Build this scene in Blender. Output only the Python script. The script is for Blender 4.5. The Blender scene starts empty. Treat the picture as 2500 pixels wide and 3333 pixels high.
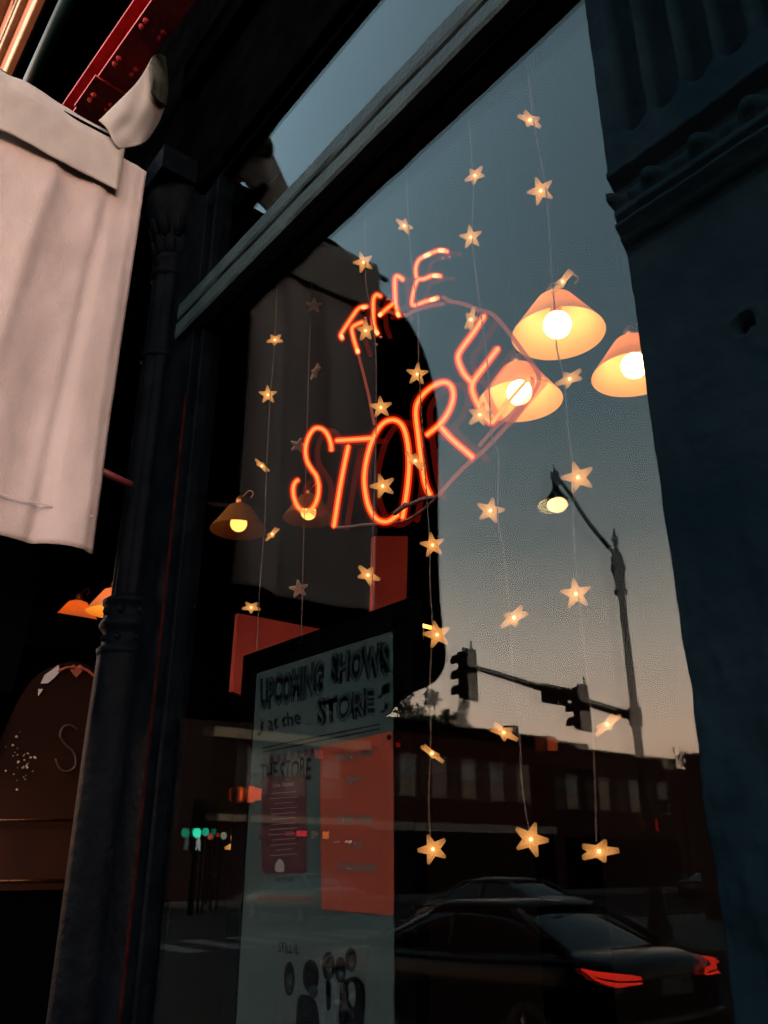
import bpy, bmesh, math, random
from mathutils import Vector, Matrix, Quaternion
random.seed(7)
S = bpy.context.scene
C = S.collection
R = math.radians

# ------------------------------------------------------------------ camera
# World: facade of the shop is the plane y=0 (street on the -y side, z=0 road),
# camera stands on the pavement 1.2 m in front of the glass.
FPX, PITCH, AZ, DIST, CAMH = 2707.0, R(22.7), R(51.3), 1.2, 1.83
cam = bpy.data.objects.new('camera', bpy.data.cameras.new('camera'))
C.objects.link(cam)
cam.location = (0, -DIST, CAMH)
cam.rotation_euler = (R(90) + PITCH, 0, AZ)
cam.data.sensor_fit = 'VERTICAL'
cam.data.sensor_height = 36
cam.data.lens = 36 * FPX / 3333
cam.data.clip_start = 0.02
cam.data.clip_end = 3000
cam.data.dof.use_dof = True
cam.data.dof.focus_distance = 2.4
cam.data.dof.aperture_fstop = 7.0
S.camera = cam

# ------------------------------------------------------------------ sky, dusk
W = bpy.data.worlds.new('World'); S.world = W; W.use_nodes = True
nt = W.node_tree; nt.nodes.clear()
def wn(t): return nt.nodes.new(t)
out = wn('ShaderNodeOutputWorld'); bg = wn('ShaderNodeBackground')
tc = wn('ShaderNodeTexCoord'); sep = wn('ShaderNodeSeparateXYZ'); ramp = wn('ShaderNodeValToRGB')
nt.links.new(tc.outputs['Generated'], sep.inputs[0])
no = wn('ShaderNodeTexNoise'); no.inputs['Scale'].default_value = 2.6; no.inputs['Detail'].default_value = 4
ma = wn('ShaderNodeMath'); ma.operation = 'MULTIPLY_ADD'; ma.inputs[1].default_value = 0.09
nt.links.new(tc.outputs['Generated'], no.inputs['Vector'])
nt.links.new(no.outputs['Fac'], ma.inputs[0]); nt.links.new(sep.outputs['Z'], ma.inputs[2])
mb_ = wn('ShaderNodeMath'); mb_.operation = 'SUBTRACT'; mb_.inputs[1].default_value = 0.045
nt.links.new(ma.outputs[0], mb_.inputs[0]); nt.links.new(mb_.outputs[0], ramp.inputs[0])
cr = ramp.color_ramp
stops = [(0.0, (4.6, 2.3, 1.25)), (0.12, (5.4, 3.0, 2.0)), (0.22, (4.0, 2.7, 2.05)), (0.36, (1.55, 1.40, 1.27)),
         (0.52, (.78, .95, 1.0)), (0.72, (.62, .78, .88)), (1.0, (.36, .42, .5))]
cr.elements[0].position = 0; cr.elements[0].color = (*stops[0][1], 1)
cr.elements[1].position = 1; cr.elements[1].color = (*stops[-1][1], 1)
for p, c in stops[1:-1]:
    e = cr.elements.new(p); e.color = (*c, 1)
nt.links.new(ramp.outputs[0], bg.inputs[0]); bg.inputs[1].default_value = 3.9
nt.links.new(bg.outputs[0], out.inputs[0])

# last light of the evening, low and soft, from the bright end of the street
sl = bpy.data.lights.new('sun', 'SUN'); sl.energy = 1.0; sl.angle = R(25); sl.color = (1, .80, .74)
so = bpy.data.objects.new('sun', sl); C.objects.link(so)
so.rotation_euler = Vector((1.0, -.40, .22)).to_track_quat('Z', 'Y').to_euler()

S.render.engine = 'CYCLES'
S.view_settings.view_transform = 'Standard'
S.view_settings.look = 'None'
S.view_settings.exposure = 0; S.view_settings.gamma = 1
S.cycles.use_denoising = True
S.cycles.max_bounces = 10; S.cycles.transparent_max_bounces = 24
S.cycles.caustics_reflective = False
S.cycles.sample_clamp_indirect = 3

# ------------------------------------------------------------------ survey helpers (pixel of the photo + a known plane -> real place)
cp, sp_, ca, sa = math.cos(PITCH), math.sin(PITCH), math.cos(AZ), math.sin(AZ)
def ray(px, py):
    u = (px - 1250) / FPX; v = -(py - 1666.5) / FPX
    fh = cp - v * sp_; up = sp_ + v * cp
    return Vector((-sa * fh + ca * u, ca * fh + sa * u, up))
CAM = Vector((0, -DIST, CAMH))
def onY(px, py, y):
    r = ray(px, py); return CAM + r * ((y + DIST) / r.y)
def onX(px, py, x):
    r = ray(px, py); return CAM + r * (x / r.x)
def at(px, py, t): return CAM + ray(px, py) * t
def mir(v): return Vector((v[0], -v[1], v[2]))

# ------------------------------------------------------------------ materials
MATS = {}
def pmat(name, col, rough=.6, col2=None, scale=8, bump=0, bscale=None, metal=0, spec=.5, detail=6, emit=None, es=0, trans=0, stretch=None):
    if name in MATS: return MATS[name]
    m = bpy.data.materials.new(name); m.use_nodes = True; n = m.node_tree; b = n.nodes['Principled BSDF']
    b.inputs['Base Color'].default_value = (*col, 1); b.inputs['Roughness'].default_value = rough
    b.inputs['Metallic'].default_value = metal; b.inputs['Specular IOR Level'].default_value = spec
    tcn = n.nodes.new('ShaderNodeTexCoord'); mp = n.nodes.new('ShaderNodeMapping')
    n.links.new(tcn.outputs['Object'], mp.inputs[0])
    if stretch: mp.inputs['Scale'].default_value = stretch
    if col2:
        t = n.nodes.new('ShaderNodeTexNoise'); t.inputs['Scale'].default_value = scale; t.inputs['Detail'].default_value = detail
        n.links.new(mp.outputs[0], t.inputs['Vector'])
        r = n.nodes.new('ShaderNodeValToRGB'); r.color_ramp.elements[0].position = .38; r.color_ramp.elements[1].position = .66
        r.color_ramp.elements[0].color = (*col, 1); r.color_ramp.elements[1].color = (*col2, 1)
        n.links.new(t.outputs['Fac'], r.inputs[0]); n.links.new(r.outputs[0], b.inputs['Base Color'])
    if bump:
        t = n.nodes.new('ShaderNodeTexNoise'); t.inputs['Scale'].default_value = bscale or scale * 4; t.inputs['Detail'].default_value = 8
        n.links.new(mp.outputs[0], t.inputs['Vector'])
        bp = n.nodes.new('ShaderNodeBump'); bp.inputs['Strength'].default_value = bump; bp.inputs['Distance'].default_value = .01
        n.links.new(t.outputs['Fac'], bp.inputs['Height']); n.links.new(bp.outputs[0], b.inputs['Normal'])
    if emit:
        b.inputs['Emission Color'].default_value = (*emit, 1); b.inputs['Emission Strength'].default_value = es
    if trans: b.inputs['Transmission Weight'].default_value = trans
    MATS[name] = m; return m
def emat(name, col, s):
    if name in MATS: return MATS[name]
    m = bpy.data.materials.new(name); m.use_nodes = True; n = m.node_tree; n.nodes.clear()
    e = n.nodes.new('ShaderNodeEmission'); o = n.nodes.new('ShaderNodeOutputMaterial')
    e.inputs[0].default_value = (*col, 1); e.inputs[1].default_value = s; n.links.new(e.outputs[0], o.inputs[0])
    MATS[name] = m; return m
def glow_mat(name, col, s, tr):
    """clear plastic or glass lit from inside: see-through plus its own light"""
    m = bpy.data.materials.new(name); m.use_nodes = True; n = m.node_tree; n.nodes.clear()
    e = n.nodes.new('ShaderNodeEmission'); t = n.nodes.new('ShaderNodeBsdfTransparent'); a = n.nodes.new('ShaderNodeAddShader')
    o = n.nodes.new('ShaderNodeOutputMaterial')
    e.inputs[0].default_value = (*col, 1); e.inputs[1].default_value = s; t.inputs[0].default_value = (*tr, 1)
    n.links.new(e.outputs[0], a.inputs[0]); n.links.new(t.outputs[0], a.inputs[1]); n.links.new(a.outputs[0], o.inputs[0])
    return m
def glass_mat(name, f0=.04, gain=1.0, tint=(.93, .95, .95)):
    """window glass: each face reflects by angle (Schlick) and lets the rest through"""
    m = bpy.data.materials.new(name); m.use_nodes = True; n = m.node_tree; n.nodes.clear()
    N = n.nodes.new
    g = N('ShaderNodeNewGeometry'); d = N('ShaderNodeVectorMath'); d.operation = 'DOT_PRODUCT'
    n.links.new(g.outputs['Incoming'], d.inputs[0]); n.links.new(g.outputs['Normal'], d.inputs[1])
    ab = N('ShaderNodeMath'); ab.operation = 'ABSOLUTE'; n.links.new(d.outputs['Value'], ab.inputs[0])
    s = N('ShaderNodeMath'); s.operation = 'SUBTRACT'; s.inputs[0].default_value = 1; n.links.new(ab.outputs[0], s.inputs[1])
    p = N('ShaderNodeMath'); p.operation = 'POWER'; p.inputs[1].default_value = 4.6; n.links.new(s.outputs[0], p.inputs[0])
    mm = N('ShaderNodeMath'); mm.operation = 'MULTIPLY_ADD'; mm.inputs[1].default_value = gain; mm.inputs[2].default_value = f0
    n.links.new(p.outputs[0], mm.inputs[0]); mm.use_clamp = True
    t = N('ShaderNodeBsdfTransparent'); t.inputs[0].default_value = (*tint, 1)
    gl = N('ShaderNodeBsdfGlossy'); gl.inputs['Roughness'].default_value = 0; gl.inputs['Color'].default_value = (.80, .98, 1.04, 1)
    mx = N('ShaderNodeMixShader'); n.links.new(mm.outputs[0], mx.inputs[0]); n.links.new(t.outputs[0], mx.inputs[1]); n.links.new(gl.outputs[0], mx.inputs[2])
    o = N('ShaderNodeOutputMaterial'); n.links.new(mx.outputs[0], o.inputs[0]); return m

DARK = pmat('dark_iron_paint', (.0003, .0007, .0014), .5, (.0008, .0015, .0023), 9, .5, 30, spec=.008)
BLACKP = pmat('black_paint', (.0003, .0004, .0006), .7, (.0006, .0008, .001), 6, .3, 25, spec=0)
PLAST = pmat('teal_masonry_paint', (.0009, .0028, .0046), .7, (.0020, .0048, .0070), 3.5, .8, 22, spec=0)
BARP = pmat('teal_bar_paint', (.0036, .0092, .0115), .6, (.0068, .0145, .0172), 9, .5, 50, spec=.05)
BLK = pmat('matte_black', (.0006, .0006, .0008), .9, spec=0)
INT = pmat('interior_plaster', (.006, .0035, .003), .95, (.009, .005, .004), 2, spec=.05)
ASPH = pmat('asphalt', (.006, .0065, .008), .9, (.010, .010, .011), 30, .4, 120, spec=.08)
CONC = pmat('pavement_concrete', (.03, .029, .027), .9, (.042, .04, .037), 5, .3, 60)

# ------------------------------------------------------------------ mesh helpers
def link(name, bm, mat, parent=None, smooth=False, bevel=0):
    me = bpy.data.meshes.new(name)
    bmesh.ops.recalc_face_normals(bm, faces=bm.faces)
    bm.to_mesh(me); bm.free()
    for m in (mat if isinstance(mat, (list, tuple)) else [mat]): me.materials.append(m)
    if smooth:
        for p in me.polygons: p.use_smooth = True
    o = bpy.data.objects.new(name, me); C.objects.link(o)
    if parent: o.parent = parent
    if bevel:
        b = o.modifiers.new('bevel', 'BEVEL'); b.width = bevel; b.segments = 2; b.limit_method = 'ANGLE'
    return o
def tag(o, label=None, cat=None, group=None, kind=None):
    if label: o['label'] = label
    if cat: o['category'] = cat
    if group: o['group'] = group
    if kind: o['kind'] = kind
    return o
def thing(name, label, cat, loc=(0, 0, 0), rz=0, group=None):
    o = bpy.data.objects.new(name, None); C.objects.link(o); o.location = loc; o.rotation_euler = (0, 0, rz)
    o.empty_display_size = .1
    return tag(o, label, cat, group)
def root(name, label, cat, base, group=None):
    """an Empty at base whose children may be modelled in world coordinates"""
    o = thing(name, label, cat, base, 0, group); return o
def part(name, bm, mat, parent, smooth=False, bevel=0):
    """child modelled in world coordinates under an unrotated root"""
    off = Vector((0, 0, 0)); p = parent
    while p is not None: off += p.location; p = p.parent
    bmesh.ops.translate(bm, verts=bm.verts, vec=-off)
    return link(name, bm, mat, parent, smooth, bevel)
def box(bm, x0, x1, y0, y1, z0, z1, mi=0):
    v = [bm.verts.new((x, y, z)) for x in (x0, x1) for y in (y0, y1) for z in (z0, z1)]
    for f in ((0, 1, 3, 2), (4, 6, 7, 5), (0, 4, 5, 1), (2, 3, 7, 6), (0, 2, 6, 4), (1, 5, 7, 3)):
        fc = bm.faces.new([v[i] for i in f]); fc.material_index = mi
def B(*boxes):
    bm = bmesh.new()
    for b in boxes: box(bm, *b)
    return bm
def ring_tube(bm, pts, r, seg=10, cap=True, mi=0):
    pts = [Vector(p) for p in pts]; n = len(pts); rings = []
    rr = r if isinstance(r, (list, tuple)) else [r] * n
    up = None
    for i, p in enumerate(pts):
        t = (pts[min(i + 1, n - 1)] - pts[max(i - 1, 0)]).normalized()
        if up is None:
            up = Vector((0, 0, 1)) if abs(t.z) < .9 else Vector((1, 0, 0))
        a = (up - t * up.dot(t)).normalized(); b = t.cross(a); up = a
        rings.append([bm.verts.new(p + (a * math.cos(q) + b * math.sin(q)) * rr[i]) for q in [2 * math.pi * k / seg for k in range(seg)]])
    for i in range(n - 1):
        for k in range(seg):
            f = bm.faces.new((rings[i][k], rings[i][(k + 1) % seg], rings[i + 1][(k + 1) % seg], rings[i + 1][k])); f.smooth = True; f.material_index = mi
    if cap:
        for rg, s, e in ((rings[0], pts[0], pts[0] - pts[1]), (rings[-1], pts[-1], pts[-1] - pts[-2])):
            ri = rr[0] if rg is rings[0] else rr[-1]
            c = bm.verts.new(s + e.normalized() * ri * .8)
            for k in range(seg):
                f = bm.faces.new((rg[k], rg[(k + 1) % seg], c)); f.smooth = True; f.material_index = mi
def smooth_path(pts, n=6, closed=False):
    """Catmull-Rom"""
    P = [Vector(p) for p in pts]; o = []
    m = len(P)
    for i in range(m - (0 if closed else 1)):
        if closed: a, b, c, d = P[i - 1], P[i], P[(i + 1) % m], P[(i + 2) % m]
        else: a, b, c, d = P[max(i - 1, 0)], P[i], P[i + 1], P[min(i + 2, m - 1)]
        for k in range(n):
            t = k / n
            o.append(.5 * ((2 * b) + (c - a) * t + (2 * a - 5 * b + 4 * c - d) * t * t + (3 * b - a - 3 * c + d) * t ** 3))
    if not closed: o.append(P[-1])
    return o
def lathe(bm, prof, seg=24, loc=(0, 0, 0), mi=0, flute=0, nfl=10):
    rings = []
    for r, z in prof:
        rings.append([bm.verts.new((loc[0] + r * (1 - flute * max(0, math.cos(nfl * q)) ** 2) * math.cos(q), loc[1] + r * (1 - flute * max(0, math.cos(nfl * q)) ** 2) * math.sin(q), loc[2] + z)) for q in [2 * math.pi * k / seg for k in range(seg)]])
    for a, b in zip(rings, rings[1:]):
        for k in range(seg):
            f = bm.faces.new((a[k], a[(k + 1) % seg], b[(k + 1) % seg], b[k])); f.smooth = True; f.material_index = mi
    return rings
def prism(bm, pts, d, mi=0):
    """pts: outline (Vectors), extruded by vector d"""
    a = [bm.verts.new(p) for p in pts]; b = [bm.verts.new(Vector(p) + Vector(d)) for p in pts]
    bm.faces.new(a).material_index = mi; bm.faces.new(b[::-1]).material_index = mi
    n = len(a)
    for i in range(n):
        bm.faces.new((a[i], b[i], b[(i + 1) % n], a[(i + 1) % n])).material_index = mi

# ------------------------------------------------------------------ ground and street
def sheet(name, x0, x1, y0, y1, z, m):
    bm = bmesh.new(); bm.faces.new([bm.verts.new(p) for p in ((x0, y0, z), (x1, y0, z), (x1, y1, z), (x0, y1, z))])
    return tag(link(name, bm, m), kind='structure')
sheet('ground', -1500, 1500, -1500, 1500, -.06, pmat('far_ground', (.05, .05, .045), .9, (.08, .075, .06), .05))
sheet('road', -32.5, 60, -16, -2.9, 0, ASPH)
sheet('cross_road', -32.5, -20, -140, -16, 0, ASPH)
sheet('far_road', -140, -32.5, -16, -2.9, 0, ASPH)
tag(link('pavement', B((-60, 30, -2.9, 6, -.05, .15)), CONC, bevel=.02), kind='structure')
tag(link('far_pavement', B((-19.8, 30, -24, -16, -.05, .15)), CONC, bevel=.02), kind='structure')
tag(link('corner_pavement', B((-37, -32.5, -140, -16, -.05, .15)), CONC, bevel=.02), kind='structure')
mk = bmesh.new()
for i in range(9): box(mk, -21 + .0 * i, -18.2, -4.2 - i * 1.25, -4.8 - i * 1.25, .0005, .004)
for i in range(12): box(mk, -16 + i * 5, -13.5 + i * 5, -9.55, -9.4, .0005, .004)
tag(link('road_markings', mk, pmat('road_paint', (.07, .07, .068), .8, (.03, .03, .03), 20)), kind='structure')

# ------------------------------------------------------------------ shop shell
GX0, GX1 = -2.61, -.67
sr = root('shop_room', 'dark brown interior walls of the store seen behind the window glass', 'wall', (-3, 6, .15))
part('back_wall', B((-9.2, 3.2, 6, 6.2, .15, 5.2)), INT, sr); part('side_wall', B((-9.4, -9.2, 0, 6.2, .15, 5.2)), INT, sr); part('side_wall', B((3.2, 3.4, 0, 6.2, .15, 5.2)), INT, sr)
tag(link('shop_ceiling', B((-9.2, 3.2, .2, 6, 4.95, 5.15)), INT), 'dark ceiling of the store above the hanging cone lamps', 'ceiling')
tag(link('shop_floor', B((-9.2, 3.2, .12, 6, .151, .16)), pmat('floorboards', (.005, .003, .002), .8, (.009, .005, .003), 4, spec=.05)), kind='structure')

fac = root('shop_facade', 'dark painted shopfront with heavy lintel and cornice above the store window', 'building', (0, 0, .15))
part('lintel', B((-2.95, 3.4, -.05, .2, 4.62, 5.3), (-2.95, 3.4, -.12, .2, 5.3, 5.5), (-9.4, -2.95, -.05, .2, 4.9, 5.5)), BLACKP, fac, bevel=.01)
part('frieze', B((-30, 3.4, -.02, .3, 5.5, 7.75)), BLACKP, fac)
part('cornice', B((-30, 3.4, -.47, .3, 8.0, 8.15), (-30, 3.4, -.38, .3, 7.75, 8.0)), BLACKP, fac, bevel=.01)
part('bulkhead', B((-2.7, -.62, -.05, .12, .15, .62)), DARK, fac, bevel=.005)
part('window_sill', B((-2.7, -.66, -.12, .12, .62, .68)), DARK, fac, bevel=.005)
part('transom_head', B((-2.7, -.60, -.012, .1, 4.585, 4.618)), BLACKP, fac)
part('wall', B((.75, 3.4, -.05, .2, .15, 4.62)), BLACKP, fac); part('wall', B((-9.4, -5.3, -.05, .2, .15, 4.9)), BLACKP, fac)

# upper storeys: brick with stone bands
def brick_mat(name, c1, c2, mortar, scale=1.0, axis='x'):
    m = bpy.data.materials.new(name); m.use_nodes = True; n = m.node_tree; b = n.nodes['Principled BSDF']
    b.inputs['Roughness'].default_value = .9; b.inputs['Specular IOR Level'].default_value = .05
    t = n.nodes.new('ShaderNodeTexCoord'); s = n.nodes.new('ShaderNodeSeparateXYZ'); cb = n.nodes.new('ShaderNodeCombineXYZ')
    n.links.new(t.outputs['Object'], s.inputs[0])
    n.links.new(s.outputs['X' if axis == 'x' else 'Y'], cb.inputs[0]); n.links.new(s.outputs['Z'], cb.inputs[1])
    k = n.nodes.new('ShaderNodeTexBrick'); n.links.new(cb.outputs[0], k.inputs['Vector'])
    k.inputs['Color1'].default_value = (*c1, 1); k.inputs['Color2'].default_value = (*c2, 1); k.inputs['Mortar'].default_value = (*mortar, 1)
    k.inputs['Scale'].default_value = scale; k.inputs['Brick Width'].default_value = .22; k.inputs['Row Height'].default_value = .075; k.inputs['Mortar Size'].default_value = .008
    n.links.new(k.outputs['Color'], b.inputs['Base Color']); return m
BRK = brick_mat('orange_brick', (.26, .085, .04), (.2, .06, .03), (.18, .14, .10))
STONE = pmat('tan_stone', (.26, .19, .12), .85, (.34, .26, .17), 3, .4, 20)
up = root('brick_upper_storeys', 'orange brick upper storeys with tan stone bands above the shopfront', 'building', (-9, 0, 8.15))
part('wall', B((-30, 3.4, 0, .4, 8.15, 19)), BRK, up)
sb = bmesh.new()
for z, h, d in ((11.9, .35, .12), (13.9, .22, .1), (14.9, .12, .06), (16.4, .5, .2), (9.2, .3, .1)): box(sb, -30, 3.4, -d, .0, z, z + h)
part('stone_band', sb, STONE, up, bevel=.02)
for i in range(9): part('window', B((-28 + i * 3.2, -26.8 + i * 3.2, -.012, .05, 14.2, 16.2)), pmat('dark_pane', (.01, .012, .014), .1), up)

# riveted red iron beam under the cornice
RED = pmat('red_oxide_paint', (.21, .012, .014), .6, (.30, .028, .028), 9, 1.0, 28, spec=.2)
def onZ(px, py, z):
    r = ray(px, py); return CAM + r * ((z - CAMH) / r.z)
a = onZ(655, -120, 5.45); b = onZ(225, 470, 5.45); dr = (b - a).normalized(); sd = Vector((-dr.y, dr.x, 0))
bm = bmesh.new()
def along(t, s, z): return a + dr * t + sd * s + Vector((0, 0, z))
L = (b - a).length
def ob(t0, t1, s0, s1, z0, z1):
    v = [bm.verts.new(along(t, s, z)) for t in (t0, t1) for s in (s0, s1) for z in (z0, z1)]
    for f in ((0, 1, 3, 2), (4, 6, 7, 5), (0, 4, 5, 1), (2, 3, 7, 6), (0, 2, 6, 4), (1, 5, 7, 3)): bm.faces.new([v[i] for i in f])
ob(0, L, -.075, .075, 0, .014); ob(0, L, -.008, .008, .014, .23); ob(0, L, -.075, .075, .23, .244)
ob(L * .62, L * .8, -.09, .09, -.012, 0)
for t in [L * k for k in (.10, .13, .30, .33, .50, .53, .70, .73, .87, .9)]:
    for s in (-.045, .045):
        bmesh.ops.create_icosphere(bm, subdivisions=2, radius=.017, matrix=Matrix.Translation(along(t, s, -.012 if L * .62 < t < L * .8 else 0)) @ Matrix.Diagonal((1, 1, .9, 1)))
rb = root('riveted_beam', 'red painted iron beam with round rivet heads running above the banner', 'beam', a)
part('beam', bm, RED, rb)
bm = bmesh.new(); ring_tube(bm, [onZ(250, -60, 7.7), onZ(30, 415, 7.7)], .055, 16)
tag(link('gutter_pipe', bm, pmat('teal_pipe', (.004, .018, .022), .4, (.007, .026, .03), 6, spec=.15)), 'dark teal round pipe running along the cornice beside the red beam', 'pipe')

# ------------------------------------------------------------------ right pier: thick paint over cast mouldings, modelled as relief
from mathutils import noise as MN
def pier():
    bm = bmesh.new()
    X0, X1 = -.668, .75; dx = .0065
    nx = int((X1 - X0) / .0095)
    zs = []
    z = .15
    while z < 4.62:
        zs.append(z); z += .0065 if 1.2 < z < 4.0 else .05
    zs.append(4.62)
    xs = [X0 + (X1 - X0) * (i / nx) ** 1.25 for i in range(nx + 1)]
    def h(x, z):
        """relief toward the street"""
        nz = .5 * MN.noise(Vector((x * 40, z * 30, 1))) + MN.noise(Vector((x * 9, z * 9, 4)))
        d = .0035 * nz
        z_ = z
        if z < 2.99: z = 2.99 - (2.99 - z) * 1.5 if z > 2.84 else z - .075
        if z >= 2.985:                              # fluted panel
            d += .05
            u = (x + .615) / .0655; k = math.floor(u); f = u - k
            if k >= 0 and x < .70:
                w = abs((f - .40) * .0655)           # distance to flute centre
                hw = .0235
                zb = 3.05
                dz = 0 if z > zb + hw else (zb + hw - z)
                rr = math.hypot(w, dz) if dz > 0 else w
                if rr < hw:
                    d -= .042 * math.sqrt(max(0, 1 - (rr / hw) ** 2)) + .012
                    d += .022 * max(0, MN.fractal(Vector((x * 22, z * 7, 9 + k)), .9, 2, 3))
        elif z >= 2.955: d += .062                  # top fillet
        elif z >= 2.93: d += .032
        elif z >= 2.86:                             # egg and bead band
            d += .036
            u = (x + .60) / .092; f = u - math.floor(u)
            ex = (f - .27) * .092 / .021; ez = (z - 2.898) / .026
            e = 1 - ex * ex - ez * ez
            if e > 0: d += .030 * math.sqrt(e)
            ex = (f - .77) * .092 / .009; ez = (z - 2.893) / .012
            e = 1 - ex * ex - ez * ez
            if e > 0: d += .014 * math.sqrt(e)
            d -= .012 * max(0, 1 - abs(z - 2.925) / .008)
        elif z >= 2.835: d += .046
        elif z >= 2.82: d += .022
        elif z >= 2.795: d += .050
        elif z >= 2.775: d += .028
        elif z >= 2.765: d += .012
        else:                                       # plain shaft, rougher lower down
            z = z_; k = min(1, max(0, (2.35 - z) / .35))
            d += k * .014 * MN.fractal(Vector((x * 14, z * 5, 2)), .8, 2, 5) + .002 * k * MN.noise(Vector((x * 110, z * 14, 7)))
            rh = math.hypot(x + .487, z - 2.593)
            if rh < .016: d -= .02
            d += .004 * math.exp(-((rh - .02) / .006) ** 2)
        return d
    cols = []
    for z in zs:
        row = []
        hb = h(X0 + .02, z)
        prot = hb if z < 3.1 else .05
        for i, x in enumerate(xs):
            d = h(x, z)
            xx = x + max(0, prot) * .28 * max(0, 1 - (x - X0) / .05)
            row.append(bm.verts.new((xx, -.10 - d, z)))
        s = [bm.verts.new((row[0].co.x + .002, -.06, z)), bm.verts.new((X0 + .004, .12, z))]
        e = [bm.verts.new((X1, .12, z))]
        cols.append([s[1], s[0]] + row + e)
    for a, b in zip(cols, cols[1:]):
        for i in range(len(a) - 1):
            f = bm.faces.new((a[i], a[i + 1], b[i + 1], b[i])); f.smooth = True
    return bm
pr = root('masonry_pier', 'teal painted pier with fluted panel and egg moulding right of the window', 'pillar', (0, -.1, .15))
part('shaft', pier(), PLAST, pr)
bm = bmesh.new(); lathe(bm, [(.0, .001), (.011, .001), (.012, -.004)], 14)
bmesh.ops.rotate(bm, verts=bm.verts, cent=(0, 0, 0), matrix=Matrix.Rotation(R(90), 3, 'X'))
bmesh.ops.translate(bm, verts=bm.verts, vec=(-.487, -.084, 2.593)); part('bolt_hole', bm, BLK, pr)

# ------------------------------------------------------------------ transom bar
tb = root('transom_bar', 'chipped teal wooden bar crossing the window between main pane and top light', 'window frame', (-1.7, -.03, 3.8))
bm = bmesh.new()
prof = [(-.012, 3.80), (-.070, 3.802), (-.076, 3.815), (-.074, 3.872), (-.060, 3.882), (-.058, 3.892), (-.070, 3.900), (-.074, 3.912), (-.070, 3.972), (-.060, 3.986), (-.012, 4.0), (.05, 4.0), (.05, 3.80)]
n = 90; rows = []
for i in range(n + 1):
    x = -2.78 + (2.78 - .66) * i / n
    sag = .012 * MN.noise(Vector((x * 2.3, 0, 3)))
    r_ = []
    for j, (y, z) in enumerate(prof):
        w = MN.noise(Vector((x * 9, j * 1.7, 5)))
        r_.append(bm.verts.new((x, y + (.003 * w if y < -.02 else 0), z + (sag + .004 * w if 3 <= j <= 6 else .0015 * w))))
    rows.append(r_)
for a, b in zip(rows, rows[1:]):
    for k in range(len(prof)): bm.faces.new((a[k], a[(k + 1) % len(prof)], b[(k + 1) % len(prof)], b[k]))
part('rail', bm, BARP, tb)
part('lower_bead', B((-2.70, -.668, -.030, -.006, 3.776, 3.7985)), BLACKP, tb)

# ------------------------------------------------------------------ glass
GL = glass_mat('window_glass', .0105, .205)
GL2 = glass_mat('inner_glass', .0022, .045, (.97, .98, .98))
def pane(name, x0, x1, z0, z1, y, th, m, parent, twist=0):
    bm = bmesh.new(); box(bm, x0, x1, y, y + th, z0, z1)
    if twist:
        c = Vector(((x0 + x1) / 2, y, (z0 + z1) / 2))
        bmesh.ops.rotate(bm, verts=bm.verts, cent=c, matrix=Matrix.Rotation(twist, 3, 'Z'))
    return part(name, bm, m, parent)
sw = root('shop_window', 'large plate glass shop window reflecting dusk sky and the street corner', 'window', (-1.7, 0, .68))
pane('main_pane', GX0, -.64, .68, 3.797, 0, .006, GL, sw)
pane('inner_pane', GX0, -.64, .68, 3.797, .022, .004, GL2, sw, R(.42))
pane('top_pane', GX0, -.64, 4.0, 4.585, 0, .006, GL, sw)
part('jamb', B((-2.93, -2.665, -.045, .06, .15, 4.62), (-2.665, -2.630, -.015, .06, .15, 4.62), (-2.630, -2.605, -.030, .05, .15, 4.62)), DARK, sw, bevel=.004)
part('stop_bead', B((-2.672, -2.662, -.051, -.0455, 1.0, 3.5)), pmat('worn_red_edge', (.010, .002, .002), .7, (.003, .001, .001), 20, spec=0), sw)  # red colour stands for neon light falling on the jamb edge

# ------------------------------------------------------------------ cast iron column
co = root('iron_column', 'dark cast iron fluted column with ringed bands left of the window', 'column', (-2.97, -.045, .15))
cx, cy = -2.97, -.045
bm = bmesh.new()
lathe(bm, [(.078, .0), (.078, 4.3)], 64, (cx, cy, .3), flute=.10, nfl=8)
bm2 = bmesh.new()
lathe(bm2, [(.125, .15), (.125, .5), (.115, .52), (.105, .56), (.105, 2.25), (.10, 2.52)], 14, (cx, cy, 0))
for p_, nm in ((bm, 'shaft'), (bm2, 'pedestal')): part(nm, p_, DARK, co)
bm = bmesh.new()
lathe(bm, [(.08, 2.50), (.103, 2.52), (.106, 2.54), (.09, 2.555), (.088, 2.60), (.10, 2.615), (.108, 2.63), (.10, 2.65), (.09, 2.66), (.092, 2.70), (.104, 2.71), (.106, 2.725), (.08, 2.745)], 28, (cx, cy, 0))
for k in range(8):
    q = k * math.pi / 4
    bmesh.ops.create_uvsphere(bm, u_segments=10, v_segments=8, radius=.013, matrix=Matrix.Translation((cx + .088 * math.cos(q), cy + .088 * math.sin(q), 2.578)))
    bmesh.ops.create_uvsphere(bm, u_segments=10, v_segments=8, radius=.016, matrix=Matrix.Translation((cx + .09 * math.cos(q), cy + .09 * math.sin(q), 2.68)))
part('base_ring', bm, DARK, co, smooth=True)
bm = bmesh.new(); lathe(bm, [(.07, 3.78), (.085, 3.79), (.087, 3.815), (.07, 3.825)], 28, (cx, cy, 0)); part('collar', bm, DARK, co, smooth=True)
bm = bmesh.new()
lathe(bm, [(.07, 4.20), (.088, 4.215), (.09, 4.24), (.078, 4.25), (.078, 4.27), (.09, 4.29), (.092, 4.30), (.075, 4.33), (.085, 4.42), (.11, 4.52), (.15, 4.60), (.15, 4.66)], 28, (cx, cy, 0))
box(bm, cx - .17, cx + .17, cy - .17, cy + .15, 4.66, 4.79)
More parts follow.
